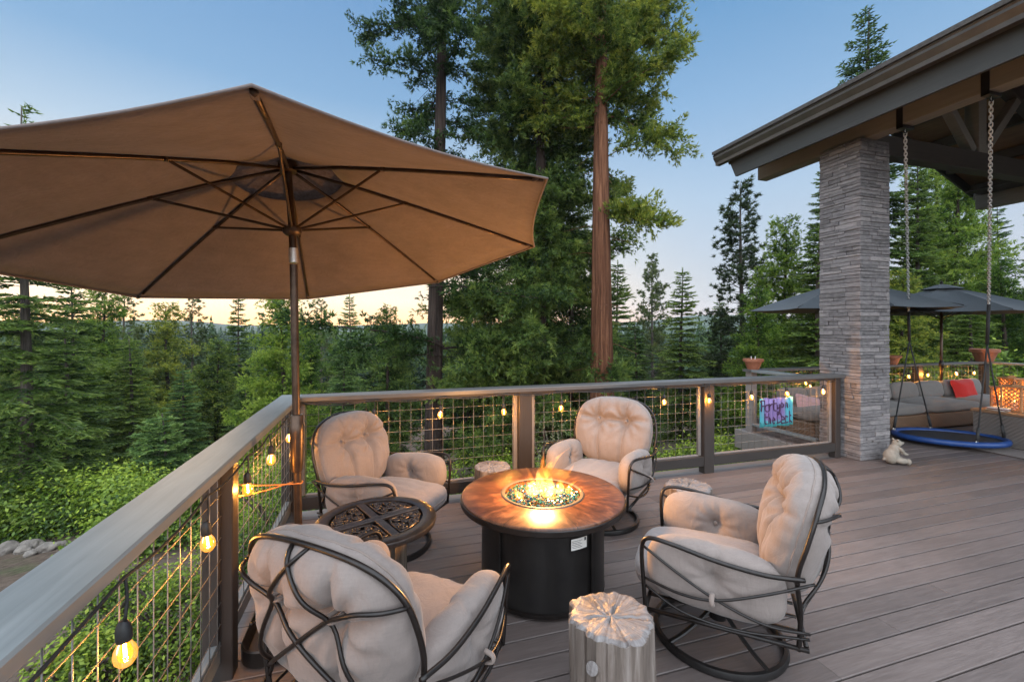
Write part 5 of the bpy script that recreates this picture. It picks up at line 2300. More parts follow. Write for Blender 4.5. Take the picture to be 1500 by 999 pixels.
def make_lantern(px, py, s, h, label, rz):
    c = at_z(px, py, TH)
    root = thing("lantern", label, "lantern", (c.x, c.y, TH + .001), rz, group="wooden lanterns on the far coffee table")
    body_h = h * .80
    mb = MB()
    mb.cbox(-s, s, -s, s, 0, .022, .003)
    mb.cbox(-s - .012, s + .012, -s - .012, s + .012, body_h, body_h + .022, .003)
    for sx in (-1, 1):
        for sy in (-1, 1):
            mb.cbox(sx * (s - .012) - .012, sx * (s - .012) + .012, sy * (s - .012) - .012, sy * (s - .012) + .012, .0225, body_h - .0005, .002)
    mb.build("frame", M['lantern'], root)
    # pierced side panels: diagonal lattice of laths
    for k in range(4):
        T = Matrix.Rotation(k * math.pi / 2, 4, 'Z')
        pm = MB()
        z0, z1 = .0225, body_h - .001
        w = s - .025
        m = 5
        hh = z1 - z0
        step = 2 * w / 3
        import itertools
        for sgn in (-1, 1):
            off = -hh
            while off < 2 * w + hh:
                # line x = -w + off + sgn*(z - z0), clipped
                pts = []
                for zz in np.linspace(z0, z1, 25):
                    x = -w + off + (zz - z0) if sgn > 0 else -w + off + (z1 - zz)
                    if -w <= x <= w: pts.append((x, zz))
                if len(pts) > 1:
                    pm.tube([T @ Vector((p[0], -s + .010 + .003 * sgn, p[1])) for p in (pts[0], pts[-1])], .0085, 4)
                off += step
        pm.build("lattice_panel", M['lantern'], root)
    mb = MB()
    mb.lathe([(0, body_h + .0225), (s * .8, body_h + .0225), (s * .35, h - .045), (.012, h - .04), (0, h - .04)], 4)
    mb.build("roof", M['lantern'], root)
    mb = MB()
    mb.tube([(.03 * math.cos(a), 0, h - .030 + .03 * math.sin(a)) for a in [2 * math.pi * k / 16 for k in range(16)]], .004, 6, closed=True)
    mb.build("handle", M['iron'], root, smooth=True)
    mb = MB()
    mb.lathe([(0, .0225), (.032, .0225), (.032, .13), (0, .135)], 16)
    mb.build("candle", M['label'], root, smooth=False)
    mb = MB()
    mb.lathe([(0, .137), (.009, .15), (.006, .17), (0, .19)], 10)
    mb.build("candle_flame", M['candle'], root, smooth=True)
    ld = bpy.data.lights.new("candle_light", 'POINT'); ld.energy = 3.0; ld.color = (1, .46, .12); ld.shadow_soft_size = .02
    lo = bpy.data.objects.new("candle_light", ld); COL.objects.link(lo); lo.parent = root; lo.location = (0, 0, .21)


make_lantern(1486, 602, .11, .43, "largest pierced wooden lantern, front right on the far coffee table", .1)
make_lantern(1465, 597, .10, .37, "pierced wooden lantern at the left of the lantern group, nearest the sofa", .5)
make_lantern(1482, 592.5, .10, .50, "tallest pierced wooden lantern standing at the back of the lantern group", -.2)


def make_magazines():
    c = at_z(1449, 600, TH)
    root = thing("magazine_stack", "loose stack of pale magazines on the corner of the far coffee table", "magazines", (8.74, 4.04, TH + .001))
    rng = random.Random(3)
    for k in range(4):
        mb = MB()
        z = k * .0105
        mb.cbox(-.14, .14, -.105, .105, z, z + .010, .002, Matrix.Rotation(rng.uniform(-.35, .35), 4, 'Z'))
        mb.build("magazine", [M['label'], M['ceil'], M['pink'], M['label']][k], root)


make_magazines()
# ============================================================ VEGETATION
def mesh_tris(name, V, tip, mat, parent=None):
    """V: (n,3,3) triangles, tip: (n,3) attribute"""
    n = len(V)
    me = bpy.data.meshes.new(name)
    me.vertices.add(n * 3)
    me.vertices.foreach_set("co", V.reshape(-1).astype(np.float32))
    me.loops.add(n * 3)
    me.loops.foreach_set("vertex_index", np.arange(n * 3, dtype=np.int32))
    me.polygons.add(n)
    me.polygons.foreach_set("loop_start", np.arange(0, n * 3, 3, dtype=np.int32))
    me.polygons.foreach_set("loop_total", np.full(n, 3, dtype=np.int32))
    at = me.attributes.new("tip", 'FLOAT', 'POINT')
    at.data.foreach_set("value", tip.reshape(-1).astype(np.float32))
    me.update()
    me.validate()
    return link_mesh(name, me, mat, parent)


def norm(a):
    return a / np.maximum(np.linalg.norm(a, axis=-1, keepdims=True), 1e-9)


def fans(p, d, L, w, blades, spread, rng, tip, up=None, upness=.0):
    """each spray is a fan of thin pointed blades along direction d"""
    N = len(p)
    if N == 0: return np.zeros((0, 3, 3)), np.zeros((0, 3))
    r = rng.normal(size=(N, 3))
    if up is not None:
        r = r * (1 - upness) + up * upness * 1.5
    s = norm(np.cross(d, r))           # fan lies in plane (d, s)
    out, tv = [], []
    angs = np.linspace(-spread, spread, blades)
    for k, a in enumerate(angs):
        ca, sa = math.cos(a), math.sin(a)
        jit = rng.normal(size=(N, 3)) * .18
        dd = norm(d * ca + s * sa + jit)
        ll = L * (1 - .35 * abs(a) / max(spread, 1e-6)) * rng.uniform(.75, 1.15, N)
        base = p + d * (L * .28 * (1 - abs(a) / max(spread, 1e-6)))[:, None] * .6
        pw = norm(np.cross(dd, rng.normal(size=(N, 3)))) * (w * .5)[:, None]
        out.append(np.stack([base - pw, base + pw, base + dd * ll[:, None]], 1))
        tv.append(np.stack([tip * .7, tip * .7, np.minimum(1, tip + .18)], 1))
    return np.concatenate(out), np.concatenate(tv)


class Tree:
    def __init__(self, seed):
        self.rng = np.random.default_rng(seed)
        self.P, self.D, self.L, self.T = [], [], [], []
        self.w = MB()

    def sprays(self, p, d, L, tip):
        self.P.append(p); self.D.append(d); self.L.append(L); self.T.append(tip)

    def arrays(self):
        return np.concatenate(self.P), norm(np.concatenate(self.D)), np.concatenate(self.L), np.concatenate(self.T)


def trunk_tube(mb, H, r0, rng, lean=.0, n=10, flare=1.5, seg=14, wob=.06):
    pts, rr = [], []
    for i in range(seg + 1):
        t = i / seg
        pts.append((lean * H * t * t + wob * math.sin(5 * t + r0 * 40), wob * math.cos(4 * t + r0 * 20) - wob, H * t))
        rr.append(r0 * (1 - t) ** .85 * (1 + (flare - 1) * math.exp(-t * H / (r0 * 3))) + .012)
    mb.tube(pts, rr, n)
    return pts


def fir(seed, H=12.0, R=2.6, h0=.8, whorl=.36, fine=1.0, droop=.35, dens=1.0, leafmat='fir', gap=0.0, blades=4, flat=.75, r0=None, name="fir_tree"):
    """layered conifer: flat sprays on whorled branches"""
    t = Tree(seed); rng = t.rng
    trunk_tube(t.w, H, r0 or H * .0135, rng)
    z = h0
    while z < H - .15:
        fr = (z - h0) / (H - h0)
        Lb = R * (1 - fr) ** .82 * rng.uniform(.85, 1.12) + .12
        nb = int(rng.integers(5, 8)) if fr < .85 else 4
        a0 = rng.uniform(0, 6.28)
        for b in range(nb):
            if rng.random() < gap: continue
            az = a0 + 6.283 * b / nb + rng.normal() * .18
            L = Lb * rng.uniform(.7, 1.12)
            el = -.28 + .75 * fr + rng.normal() * .08
            ca, sa = math.cos(az), math.sin(az)
            zz = z + rng.uniform(-.15, .15) * whorl * 2
            def pt(s):
                return np.stack([ca * s, sa * s, zz + s * math.tan(el) - droop * s * s / max(L, .4) * .55 + .28 * droop * np.maximum(0, s - .55 * L) ** 2 / max(L, .4) * 3], -1)
            ss = np.linspace(0, L, 5)
            bp = pt(ss)
            if L > .5:
                t.w.tube([tuple(q) for q in bp], [max(.005, .018 * L / 2.5 * (1 - k / 5)) for k in range(5)], 4, caps=False)
            step = .13 / fine
            s = np.arange(.12 * L + .05, L, step)
            if len(s) == 0: s = np.array([L * .6])
            base = pt(s)
            ax = norm(pt(s + .02) - pt(s - .02))
            side = np.array([-sa, ca, 0.0])
            for sg in (-1, 1):
                tl = (.50 * (L - s) * .75 + .16) * rng.uniform(.7, 1.15, len(s))
                dirv = norm(ax * .62 + sg * side * .78 + np.array([0, 0, -.10]) + rng.normal(size=(len(s), 3)) * .08)
                for q in np.arange(.05, float(tl.max()) + 1e-6, .115 / fine):
                    m = tl > q
                    if not m.any(): break
                    p = base[m] + dirv[m] * q + np.array([0, 0, -1.0]) * (.10 * q * q)[..., None] if np.ndim(q) else base[m] + dirv[m] * q + np.array([0, 0, -.10 * q * q])
                    keep = rng.random(m.sum()) < dens
                    if not keep.any(): continue
                    tipv = np.clip(.25 + .55 * q / tl[m] + .25 * s[m] / L - .2 + rng.normal(size=m.sum()) * .1, 0, 1)
                    t.sprays(p[keep], (dirv[m] + rng.normal(size=(m.sum(), 3)) * .15)[keep], (np.full(m.sum(), .17 / fine ** .5))[keep], tipv[keep])
            t.sprays(base, ax, np.full(len(s), .17 / fine ** .5), np.clip(.2 + .6 * s / L, 0, 1))
        z += whorl * (1 - .35 * fr) * rng.uniform(.8, 1.2)
    # leader
    zs = np.linspace(H - .5, H, 6)
    t.sprays(np.stack([zs * 0, zs * 0, zs], 1), np.tile([0, 0, 1.0], (6, 1)) + rng.normal(size=(6, 3)) * .35, np.full(6, .16), np.full(6, .7))
    p, d, L, tp = t.arrays()
    V, T = fans(p, d, L, L * .30, blades, .85, rng, tp, np.array([0, 0, 1.0]), flat)
    return t.w, V, T


def cedar(seed, H=20.0, R=2.6, h0=4.0, profile=None, nbr=90, fine=1.0, clump=1.0, leafL=.17, hang=.25, asym=(0, 0), r0=None, bare=None, blades=7, sub=1.0, wob=.1, feather=False, twigs=0):
    """irregular feathery conifer: clumps of soft upswept sprays on long bending limbs"""
    t = Tree(seed); rng = t.rng
    trunk_tube(t.w, H, r0 or H * .015, rng, wob=wob)
    prof = profile or (lambda f: (1 - f) ** .7)
    for i in range(nbr):
        f = (i + rng.random()) / nbr
        z = h0 + (H - h0) * f
        az = rng.uniform(0, 6.283)
        L = R * prof(f) * rng.uniform(.55, 1.15) * (1 + asym[0] * math.cos(az - asym[1])) + .15
        if bare is not None and bare(z, az): continue
        el = rng.uniform(-.15, .35) + .5 * f
        ca, sa = math.cos(az), math.sin(az)
        ph = rng.uniform(0, 6.28)
        def pt(s):
            u = s / L
            return np.stack([ca * s + .10 * L * np.sin(2.4 * u + ph) * -sa, sa * s + .10 * L * np.sin(2.4 * u + ph) * ca, z + s * math.tan(el) - hang * L * u ** 2 * 1.3 + hang * .75 * L * np.maximum(0, u - .6) ** 2 * 4], -1)
        ss = np.linspace(0, L * .95, 6)
        bp = pt(ss)
        t.w.tube([tuple(q) for q in bp], [max(.006, .026 * (L / 3) * (1 - k / 6.5)) for k in range(6)], 5, caps=False)
        ns = max(4, int(L * 15 * clump * sub))
        s = L * (1 - rng.random(ns) ** 1.15 * .92)
        b = pt(s)
        ax = norm(pt(s + .03) - pt(s - .03))
        dirv = norm(ax * .7 + rng.normal(size=(ns, 3)) * np.array([.65, .65, .45]) + np.array([0, 0, .12]))
        tl = rng.uniform(.25, .75, ns) * (.55 + .45 * min(1, L / 2)) * 1.0
        for k in range(ns):
            m = max(4, int(tl[k] / (.05 if not feather else .024) * fine))
            q = np.linspace(.02, tl[k], m)
            sc = .040 + .085 * np.sin(np.pi * q / tl[k])
            pp = b[k] + dirv[k] * q[:, None] + rng.normal(size=(m, 3)) * sc[:, None] * .75 + np.array([0, 0, -1.0]) * (.22 * q * q)[:, None]
            dd = norm(dirv[k] * .7 + rng.normal(size=(m, 3)) * .5 + np.array([0, 0, -.05]))
            t.sprays(pp, dd, np.full(m, leafL) * rng.uniform(.7, 1.2, m), np.clip(.10 + .6 * q / tl[k] + .25 * (s[k] / L) - .1 + rng.normal(size=m) * .12, 0, 1))
    for i in range(twigs):
        z = rng.uniform(h0 * .2, H * .75)
        az = rng.uniform(0, 6.283)
        L = rng.uniform(.25, 1.1)
        ca, sa = math.cos(az), math.sin(az)
        e = rng.uniform(-.5, .25)
        k1, k2 = rng.normal() * .25, rng.normal() * .3
        t.w.tube(bez([(ca * .1, sa * .1, z), (ca * L * .5 + k1 * .3, sa * L * .5 - k1 * .3, z + L * .5 * e + .04), (ca * L + k1, sa * L + k2, z + L * e - .1 * L)], 3), [.014, .012, .010, .008, .006, .005, .004], 4)
    p, d, L, tp = t.arrays()
    V, T = fans(p, d, L, L * .165, blades, .8, rng, tp)
    return t.w, V, T


def pine(seed, H=14.0, R=2.2, h0=3.0, nbr=60, fine=1.0, leafL=.22, tuft=16, gap=.1, r0=None, wob=.12):
    """open pine: needle tufts at the ends of upturned limbs"""
    t = Tree(seed); rng = t.rng
    trunk_tube(t.w, H, r0 or H * .0125, rng, wob=wob)
    for i in range(nbr):
        f = (i + rng.random()) / nbr
        z = h0 + (H - h0) * f * .985
        az = rng.uniform(0, 6.283)
        L = R * (1 - f) ** .62 * rng.uniform(.45, 1.15) + .18
        el = -.1 + .75 * f + rng.normal() * .12
        ca, sa = math.cos(az), math.sin(az)
        def pt(s):
            u = s / L
            return np.stack([ca * s, sa * s, z + s * math.tan(el) - .10 * L * u + .22 * L * u * u], -1)
        bp = pt(np.linspace(0, L, 5))
        t.w.tube([tuple(q) for q in bp], [max(.008, .03 * (L / 2.2) * (1 - k / 5.5)) for k in range(5)], 4, caps=False)
        ns = max(2, int(L * 6 * fine))
        s = L * (1 - rng.random(ns) ** 1.1 * .62)
        b = pt(s)
        b = b + rng.normal(size=(ns, 3)) * np.array([.16, .16, .10]) * min(1.0, L)
        for k in range(ns):
            d = rng.normal(size=(tuft, 3)) * np.array([1, 1, .7]) + np.array([ca * .5, sa * .5, .55])
            t.sprays(np.tile(b[k], (tuft, 1)), d, np.full(tuft, leafL) * rng.uniform(.7, 1.15, tuft), np.clip(rng.uniform(.15, .6) + rng.normal(size=tuft) * .1, 0, 1))
    p, d, L, tp = t.arrays()
    V, T = fans(p, d, L, L * .17, 3, .22, rng, tp)
    return t.w, V, T


def shrub_tris(rng, n, R, leaf=.055, tipbias=.0):
    """leafy rounded bush made of small oval leaves in clumps on a lumpy shell"""
    nc = max(10, n // 55)
    u = norm(rng.normal(size=(nc, 3)))
    u[:, 2] = np.abs(u[:, 2])
    rr = rng.uniform(.55, 1.0, nc) ** .6
    C = u * np.array(R) * rr[:, None]
    per = n // nc
    out, tp = [], []
    c = np.repeat(C, per, 0)
    un = np.repeat(norm(u), per, 0)
    off = rng.normal(size=(nc * per, 3)) * (.16 * np.mean(R))
    p = c + off
    nrm = norm(un + rng.normal(size=p.shape) * .7 + np.array([0, 0, .5]))
    a = norm(np.cross(nrm, rng.normal(size=p.shape)))
    b = np.cross(nrm, a)
    l = leaf * rng.uniform(.6, 1.2, len(p))
    w = l * .55
    A = p - a * l[:, None] * .5; B = p + a * l[:, None] * .5
    Cw = p + b * w[:, None] * .5; D = p - b * w[:, None] * .5
    V = np.concatenate([np.stack([A, Cw, B], 1), np.stack([A, B, D], 1)])
    t = np.clip(.35 + .5 * (p[:, 2] / R[2] - .4) * .6 + .3 * ((off * un).sum(1) / (.16 * np.mean(R))) * .4 + rng.normal(size=len(p)) * .15 + tipbias, 0, 1)
    T = np.concatenate([np.stack([t, t, t], 1)] * 2)
    return V, T


M['bark_red'] = mat_bark("red_cedar_bark", (.016, .008, .005), (.135, .056, .029), (.30, .142, .078))
M['bark_dk'] = mat_bark("dark_bark", (.008, .006, .005), (.038, .026, .021), (.085, .06, .046))
M['bark_gr'] = mat_bark("grey_bark", (.03, .026, .022), (.09, .075, .062), (.17, .14, .12))
M['fir'] = mat_foliage("fir_needles", (0.02651, 0.05859, 0.01275), (0.1105, 0.1783, 0.03279), (0.2503, 0.3184, 0.06376))
M['fir_pale'] = mat_foliage("pale_fir_needles", (0.04162, 0.09136, 0.02772), (0.1361, 0.2353, 0.06138), (0.2881, 0.3876, 0.099))
M['cedar'] = mat_foliage("cedar_sprays", (0.02651, 0.05731, 0.01093), (0.1252, 0.191, 0.02732), (0.3682, 0.3821, 0.05009))
M['cedar_dk'] = mat_foliage("dark_cedar_sprays", (0.01921, 0.04707, 0.01188), (0.08804, 0.1523, 0.03168), (0.2561, 0.3184, 0.0594))
M['cedar_br'] = mat_foliage("bright_cedar_sprays", (0.02651, 0.07387, 0.009108), (0.1326, 0.2293, 0.0255), (0.3093, 0.3948, 0.05465))
M['pine'] = mat_foliage("pine_needles", (0.0324, 0.05349, 0.02004), (0.1031, 0.1465, 0.04736), (0.2356, 0.2547, 0.08197))
M['shrub'] = mat_foliage("shrub_leaves", (0.02766, 0.0622, 0.006842), (0.1314, 0.2093, 0.02053), (0.3181, 0.3947, 0.04704), .25, 1.6)
M['sage'] = mat_foliage("sage_leaves", (0.08004, 0.1038, 0.0495), (0.1921, 0.2215, 0.099), (0.3522, 0.3599, 0.1683), .25, 1.6)


def place(kind, gen, leaf, bark, px, t, top_py, label, base=None, group=None, rz=None, sx=1.0):
    """stand a tree so that its top reaches a picture height at distance t"""
    q = at_depth(px, 500, t)
    zb = ground_z(q.x, q.y) - .15 if base is None else base
    zt = at_depth(px, top_py, t).z
    wb, V, T = gen
    H = max(p[2] for p in wb.v)
    s = (zt - zb) / H
    root = thing(kind, label, "tree", (q.x, q.y, zb), 0, group)
    root.scale = (s * sx, s * sx, s)
    root.rotation_euler = (0, 0, rz if rz is not None else random.uniform(0, 6.28))
    wb.build("trunk", M[bark], root, smooth=True)
    mesh_tris("crown", V, T, M[leaf], root)
    return root


GEN = {}


def again(src, kind, leaf, px, t, top_py, label, sx=1.0, group=None):
    """another tree grown from an already built crown and trunk"""
    q = at_depth(px, 500, t)
    zb = ground_z(q.x, q.y) - .15
    zt = at_depth(px, top_py, t).z
    H = GEN[src][1]
    s = (zt - zb) / H
    root = thing(kind, label, "tree", (q.x, q.y, zb), random.uniform(0, 6.28), group)
    root.scale = (s * sx, s * sx, s)
    for ch in GEN[src][0].children:
        c = ch.copy()
        COL.objects.link(c)
        c.parent = root
        if c.name.startswith("crown") and leaf:
            c.data = ch.data
            c.material_slots[0].link = 'OBJECT'
            c.material_slots[0].material = M[leaf]
    return root


def proto(key, *a, **k):
    root = place(*a, **k)
    GEN[key] = (root, max(v.co.z for c in root.children if c.name.startswith("trunk") for v in c.data.vertices))
    return root


# ---- the three tall trees behind the back railing
def prof_A(f):
    return (.75 + .35 * math.sin(f * 9)) * (1 - f) ** .35
def prof_C(f):
    return (.25 + 1.0 * min(1, max(0, (f - .15) / .15))) * (1 - f) ** .25


def tall_trees():
    q = at_depth(880, 500, 12.6)
    zb = ground_z(q.x, q.y) - .3
    # right-hand cedar: bare red trunk below, crown high up
    H = 19.0
    zt = lambda py, t: at_depth(880, py, t).z - zb
    lo = zt(170, 12.6)
    side = math.atan2(RGT.y, RGT.x)
    def bare(z, az):
        v = math.cos(az - side)
        if z > lo: return v < -.2 and random.random() < .25
        if z > zt(330, 12.6): return not (v > .55 and z < zt(215, 12.6)) or random.random() < .35
        return True
    g = cedar(21, H, 2.5, zt(420, 12.6), lambda f: (1 - f) ** .25 * (1.0 if f > .3 else .75), 165, 1.0, 1.15, .15, .30, (0.1, side), r0=.37, bare=bare, wob=.05, feather=True, twigs=70)
    proto('cedarC', "incense_cedar", g, 'cedar', 'bark_red', 880, 12.6, at_depth(880, 482, 12.6).z and 481.6 - (zb + H - CAM_H) / 12.6 * PF, "tall cedar with bare reddish trunk and high yellow green crown behind the back railing", base=zb, rz=0)
    # left dark cedar with its limbs showing against the sky
    q = at_depth(641, 500, 13.2)
    zb = ground_z(q.x, q.y) - .3
    H = 23.0
    z430 = at_depth(641, 430, 13.2).z - zb
    def bareA(z, az):
        return z < z430 and random.random() < .75
    g = cedar(33, H, 4.1, z430 - 2.2, lambda f: (.62 + .35 * math.sin(f * 11 + 1)) * (1 - f) ** .3, 130, 1.0, .66, .15, .2, r0=.27, bare=bareA, wob=.12, feather=True, twigs=70)
    proto('cedarA', "incense_cedar", g, 'cedar_dk', 'bark_dk', 641, 13.2, 481.6 - (zb + H - CAM_H) / 13.2 * PF, "tall dark trunked cedar with open crown rising above the right edge of the tan umbrella", base=zb, rz=0)
    # dense dark cedar between the two, foliage down to the railing
    q = at_depth(790, 500, 14.2)
    zb = ground_z(q.x, q.y) - .3
    H = 22.0
    g = cedar(45, H, 2.55, 1.2, lambda f: (.85 + .25 * math.sin(f * 13)) * (1 - f) ** .25, 250, 1.0, 1.1, .155, .36, r0=.28, wob=.06, feather=True)
    proto('cedarB', "incense_cedar", g, 'cedar_dk', 'bark_dk', 790, 14.2, 481.6 - (zb + H - CAM_H) / 14.2 * PF, "dense shaggy cedar clothed to the ground between the dark trunk and the red trunk", base=zb, rz=0)
    g = cedar(46, 20.0, 3.0, 4.0, lambda f: (.80 + .25 * math.sin(f * 10)) * (1 - f) ** .3, 110, .9, 1.05, .16, .32, wob=.06)
    proto('cedarD', "incense_cedar", g, 'cedar', 'bark_dk', 765, 17.5, -260, "tall light green cedar standing behind the dense shaggy cedar", rz=0)


tall_trees()

# ---- conifers to the left
proto('firL', "fir_tree", fir(51, 12.0, 2.5, .7, .42, 1.0, .40, .95, gap=.10), 'fir', 'bark_gr', 36, 12.5, 158, "tall sparse fir at the left edge whose tip pokes out above the umbrella")
proto('firM', "fir_tree", fir(52, 9.0, 1.9, .3, .33, 1.0, .3, 1.0), 'fir', 'bark_gr', 105, 18, 408, "conical dark fir just right of the leftmost fir, under the umbrella edge")
proto('cedarM', "cedar_tree", cedar(53, 10.0, 2.1, .8, lambda f: (1 - f) ** .75 + .05, 110, .9, 1.15, .17, .15), 'cedar_br', 'bark_dk', 412, 16, 405, "dense bright green cedar right behind the umbrella pole")
proto('pineM', "pine_tree", pine(54, 14.0, 2.2, 3.0, 110, fine=1.3), 'pine', 'bark_gr', 283, 30, 434, "open topped pine against the sunset glow left of the umbrella pole")
proto('youngfir', "young_fir", fir(55, 2.6, .85, .15, .17, 2.0, .2, 1.0, blades=4), 'fir_pale', 'bark_gr', 233, 13.0, 606, "small pale young fir alone above the left shrubs")
proto('firR', "fir_tree", fir(56, 16.0, 3.0, .8, .42, 1.0, .35, 1.0, gap=.04), 'fir', 'bark_gr', 1268, 17.5, 13, "tallest fir, its pointed top standing clear above the pavilion gutter")
proto('pineR', "pine_tree", pine(57, 13.0, 2.3, 2.0, 170, fine=1.5, leafL=.21, wob=.05), 'pine', 'bark_gr', 1086, 25, 264, "tall open pine standing against the sky left of the stone pillar")

left = [
    ('cedarM', "cedar_tree", 'cedar_br', 150, 21, 416, "bright green cedar between the leftmost firs and the dark pine trunk", 1.0),
    ('pineM', "pine_tree", None, 184, 26, 425, "dark trunked pine under the left edge of the umbrella", 1.1),
    ('cedarM', "cedar_tree", 'cedar', 243, 27, 447, "rounded cedar at the right end of the bright sunset gap", 1.1),
    ('firM', "fir_tree", None, 349, 33, 435, "slender fir between the sunset pine and the bright cedar at the pole", .9),
    ('pineM', "pine_tree", None, 470, 40, 438, "hazy pine just right of the umbrella pole", 1.0),
    ('firM', "fir_tree", 'fir_pale', 512, 44, 432, "hazy pale fir under the umbrella edge right of the pole", .9),
    ('cedarM', "cedar_tree", 'cedar_dk', 568, 19, 452, "small dark cedar left of the dark tall trunk", 1.05),
    ('firM', "fir_tree", 'fir_pale', 575, 30, 492, "pale young fir glimpsed left of the dark tall trunk", 1.2),
    ('firM', "fir_tree", 'fir_pale', 505, 26, 502, "light green fir above the back left corner of the railing", 1.3),
    ('cedarM', "cedar_tree", 'cedar', 318, 22, 500, "low olive cedar in the middle of the left forest", 1.2),
    ('firM', "fir_tree", None, 190, 20, 495, "mid height dark fir below the bright left cedars", 1.3),
    ('firM', "fir_tree", None, 95, 15.5, 470, "broad dark fir low at the left side", 1.35),
    ('firM', "fir_tree", 'fir_pale', 268, 19, 540, "short pale fir behind the small young fir", 1.3),
    ('cedarM', "cedar_tree", 'cedar_br', 455, 21, 490, "leafy green cedar low beside the umbrella pole", 1.1),
    ('firM', "fir_tree", None, 360, 18, 548, "short dark fir in front of the left forest, near the pole", 1.3),
    ('cedarM', "cedar_tree", 'cedar_dk', 40, 22, 440, "dark cedar behind the leftmost fir", 1.2),
    ('firM', "fir_tree", None, 440, 50, 455, "far small fir behind the umbrella pole", 1.0),
    ('pineM', "pine_tree", None, 545, 52, 462, "far pine in the haze left of the dark trunk", 1.0),
]
right = [
    ('firM', "fir_tree", None, 905, 36, 383, "narrow fir close to the right side of the red trunk", .9),
    ('pineR', "pine_tree", None, 955, 38, 371, "feathery pine alone against the sky right of the red trunk", .85),
    ('firM', "fir_tree", None, 1000, 24, 394, "dark pointed fir in front of the blue hills", 1.05),
    ('firM', "fir_tree", None, 930, 22, 470, "shorter dark fir at the foot of the feathery pine", 1.2),
    ('cedarM', "cedar_tree", 'cedar_br', 1150, 19, 322, "bright green cedar directly left of the stone pillar", 1.0),
    ('cedarM', "cedar_tree", 'cedar_br', 1110, 16, 425, "lower bright cedar under the open pine", 1.1),
    ('firM', "fir_tree", 'fir_pale', 1055, 27, 440, "pale fir between the blue hills and the open pine", 1.1),
    ('firR', "fir_tree", None, 1345, 16.5, 215, "dark layered fir right of the stone pillar behind the first chain", .8),
    ('cedarM', "cedar_tree", 'cedar_br', 1400, 19, 232, "bright cedar between the two swing chains", .95),
    ('firR', "fir_tree", 'fir_pale', 1462, 24, 285, "pale sparse fir beside the right swing chain", .7),
    ('firR', "fir_tree", None, 1530, 16, 250, "dark fir at the right edge of the picture", .8),
    ('cedarM', "cedar_tree", 'cedar_br', 1470, 15.5, 385, "low bright cedar above the lanterns", 1.2),
    ('firR', "fir_tree", None, 1213, 16.5, 205, "tall dark fir whose branches reach out left of the stone pillar", .75),
    ('cedarM', "cedar_tree", 'cedar_br', 1375, 22, 205, "pale green cedar high behind the first swing chain", .9),
    ('firM', "fir_tree", None, 1200, 15.5, 330, "layered fir partly hidden by the left side of the pillar", 1.2),
    ('cedarM', "cedar_tree", 'cedar', 1320, 14.5, 400, "low cedar behind the far slate umbrella", 1.2),
    ('firM', "fir_tree", None, 1420, 14.5, 430, "low dark fir behind the far railing corner", 1.3),
    ('cedarM', "cedar_tree", 'cedar_dk', 860, 20, 455, "dark cedar behind the red trunk", 1.2),
    ('cedarM', "cedar_tree", 'cedar_dk', 836, 17, 300, "dark cedar squeezed between the shaggy cedar and the red trunk", 1.0),
    ('cedarM', "cedar_tree", 'cedar_dk', 690, 22, 420, "dark bushy cedar filling the gap between the two dark trunks", 1.2),
]
for k, kind, leaf, px, t, top, lab, sx in left + right:
    again(k, kind, leaf, px, t, top, lab, sx)

# ---- shrubs: the thicket below the left railing and behind the back railing
def thicket(name, spots, label, mat, seed, leaf):
    rng = np.random.default_rng(seed)
    Vs, Ts = [], []
    for (x, y, r, h) in spots:
        dcam = math.hypot(x, y)
        lf = leaf * (1 + max(0, dcam - 7) * .09)
        n = int(min(7000, 2.2 * 2 * math.pi * r * r / (lf * lf) * .9))
        V, T = shrub_tris(rng, n, (r, r, h), lf, rng.uniform(-.1, .12))
        z = ground_z(x, y)
        Vs.append(V + np.array([x, y, z - .05])); Ts.append(T)
    V = np.concatenate(Vs); T = np.concatenate(Ts)
    o = mesh_tris(name, V, T, M[mat])
    tag(o, label, "shrubs", None, "stuff")
    return len(V)


rs = random.Random(12)
spots = []
for k in range(115):
    px = rs.uniform(-60, 460)
    t = rs.uniform(7.0, 16)
    q = at_depth(px, 500, t)
    if q.x > -2.2: continue
    if (px < 165 and t < 12.3) or (px < 330 and t < 8.6): continue
    spots.append((q.x, q.y, rs.uniform(.55, 1.0), rs.uniform(.7, 1.25)))
for k in range(34):
    q = at_depth(rs.uniform(-70, 190), 500, rs.uniform(11.5, 12.9))
    spots.append((q.x, q.y, rs.uniform(.7, 1.05), rs.uniform(1.3, 1.9)))
for k in range(34):
    q = at_depth(rs.uniform(170, 430), 500, rs.uniform(8.8, 13))
    if q.x < -2.0: spots.append((q.x, q.y, rs.uniform(.6, .95), rs.uniform(1.0, 1.6)))
n1 = thicket("shrub_thicket", spots, "bright green leafy thicket on the slope below the left railing", 'shrub', 3, .062)
spots = []
for k in range(100):
    px = rs.uniform(420, 1130)
    t = rs.uniform(7.2, 13)
    q = at_depth(px, 500, t)
    if q.y < 5.6: continue
    spots.append((q.x, q.y, rs.uniform(.45, .9), rs.uniform(.5, 1.0)))
n2 = thicket("undergrowth", spots, "dark leafy undergrowth on the slope behind the back railing", 'shrub', 4, .065)
spots = []
for k in range(60):
    px = rs.uniform(1120, 1600)
    t = rs.uniform(11, 15)
    q = at_depth(px, 500, t)
    if q.y < 6.8: continue
    spots.append((q.x, q.y, rs.uniform(.7, 1.1), rs.uniform(1.2, 2.6)))
n3 = thicket("leafy_thicket", spots, "tall leafy thicket behind the far railing on the right", 'shrub', 6, .07)

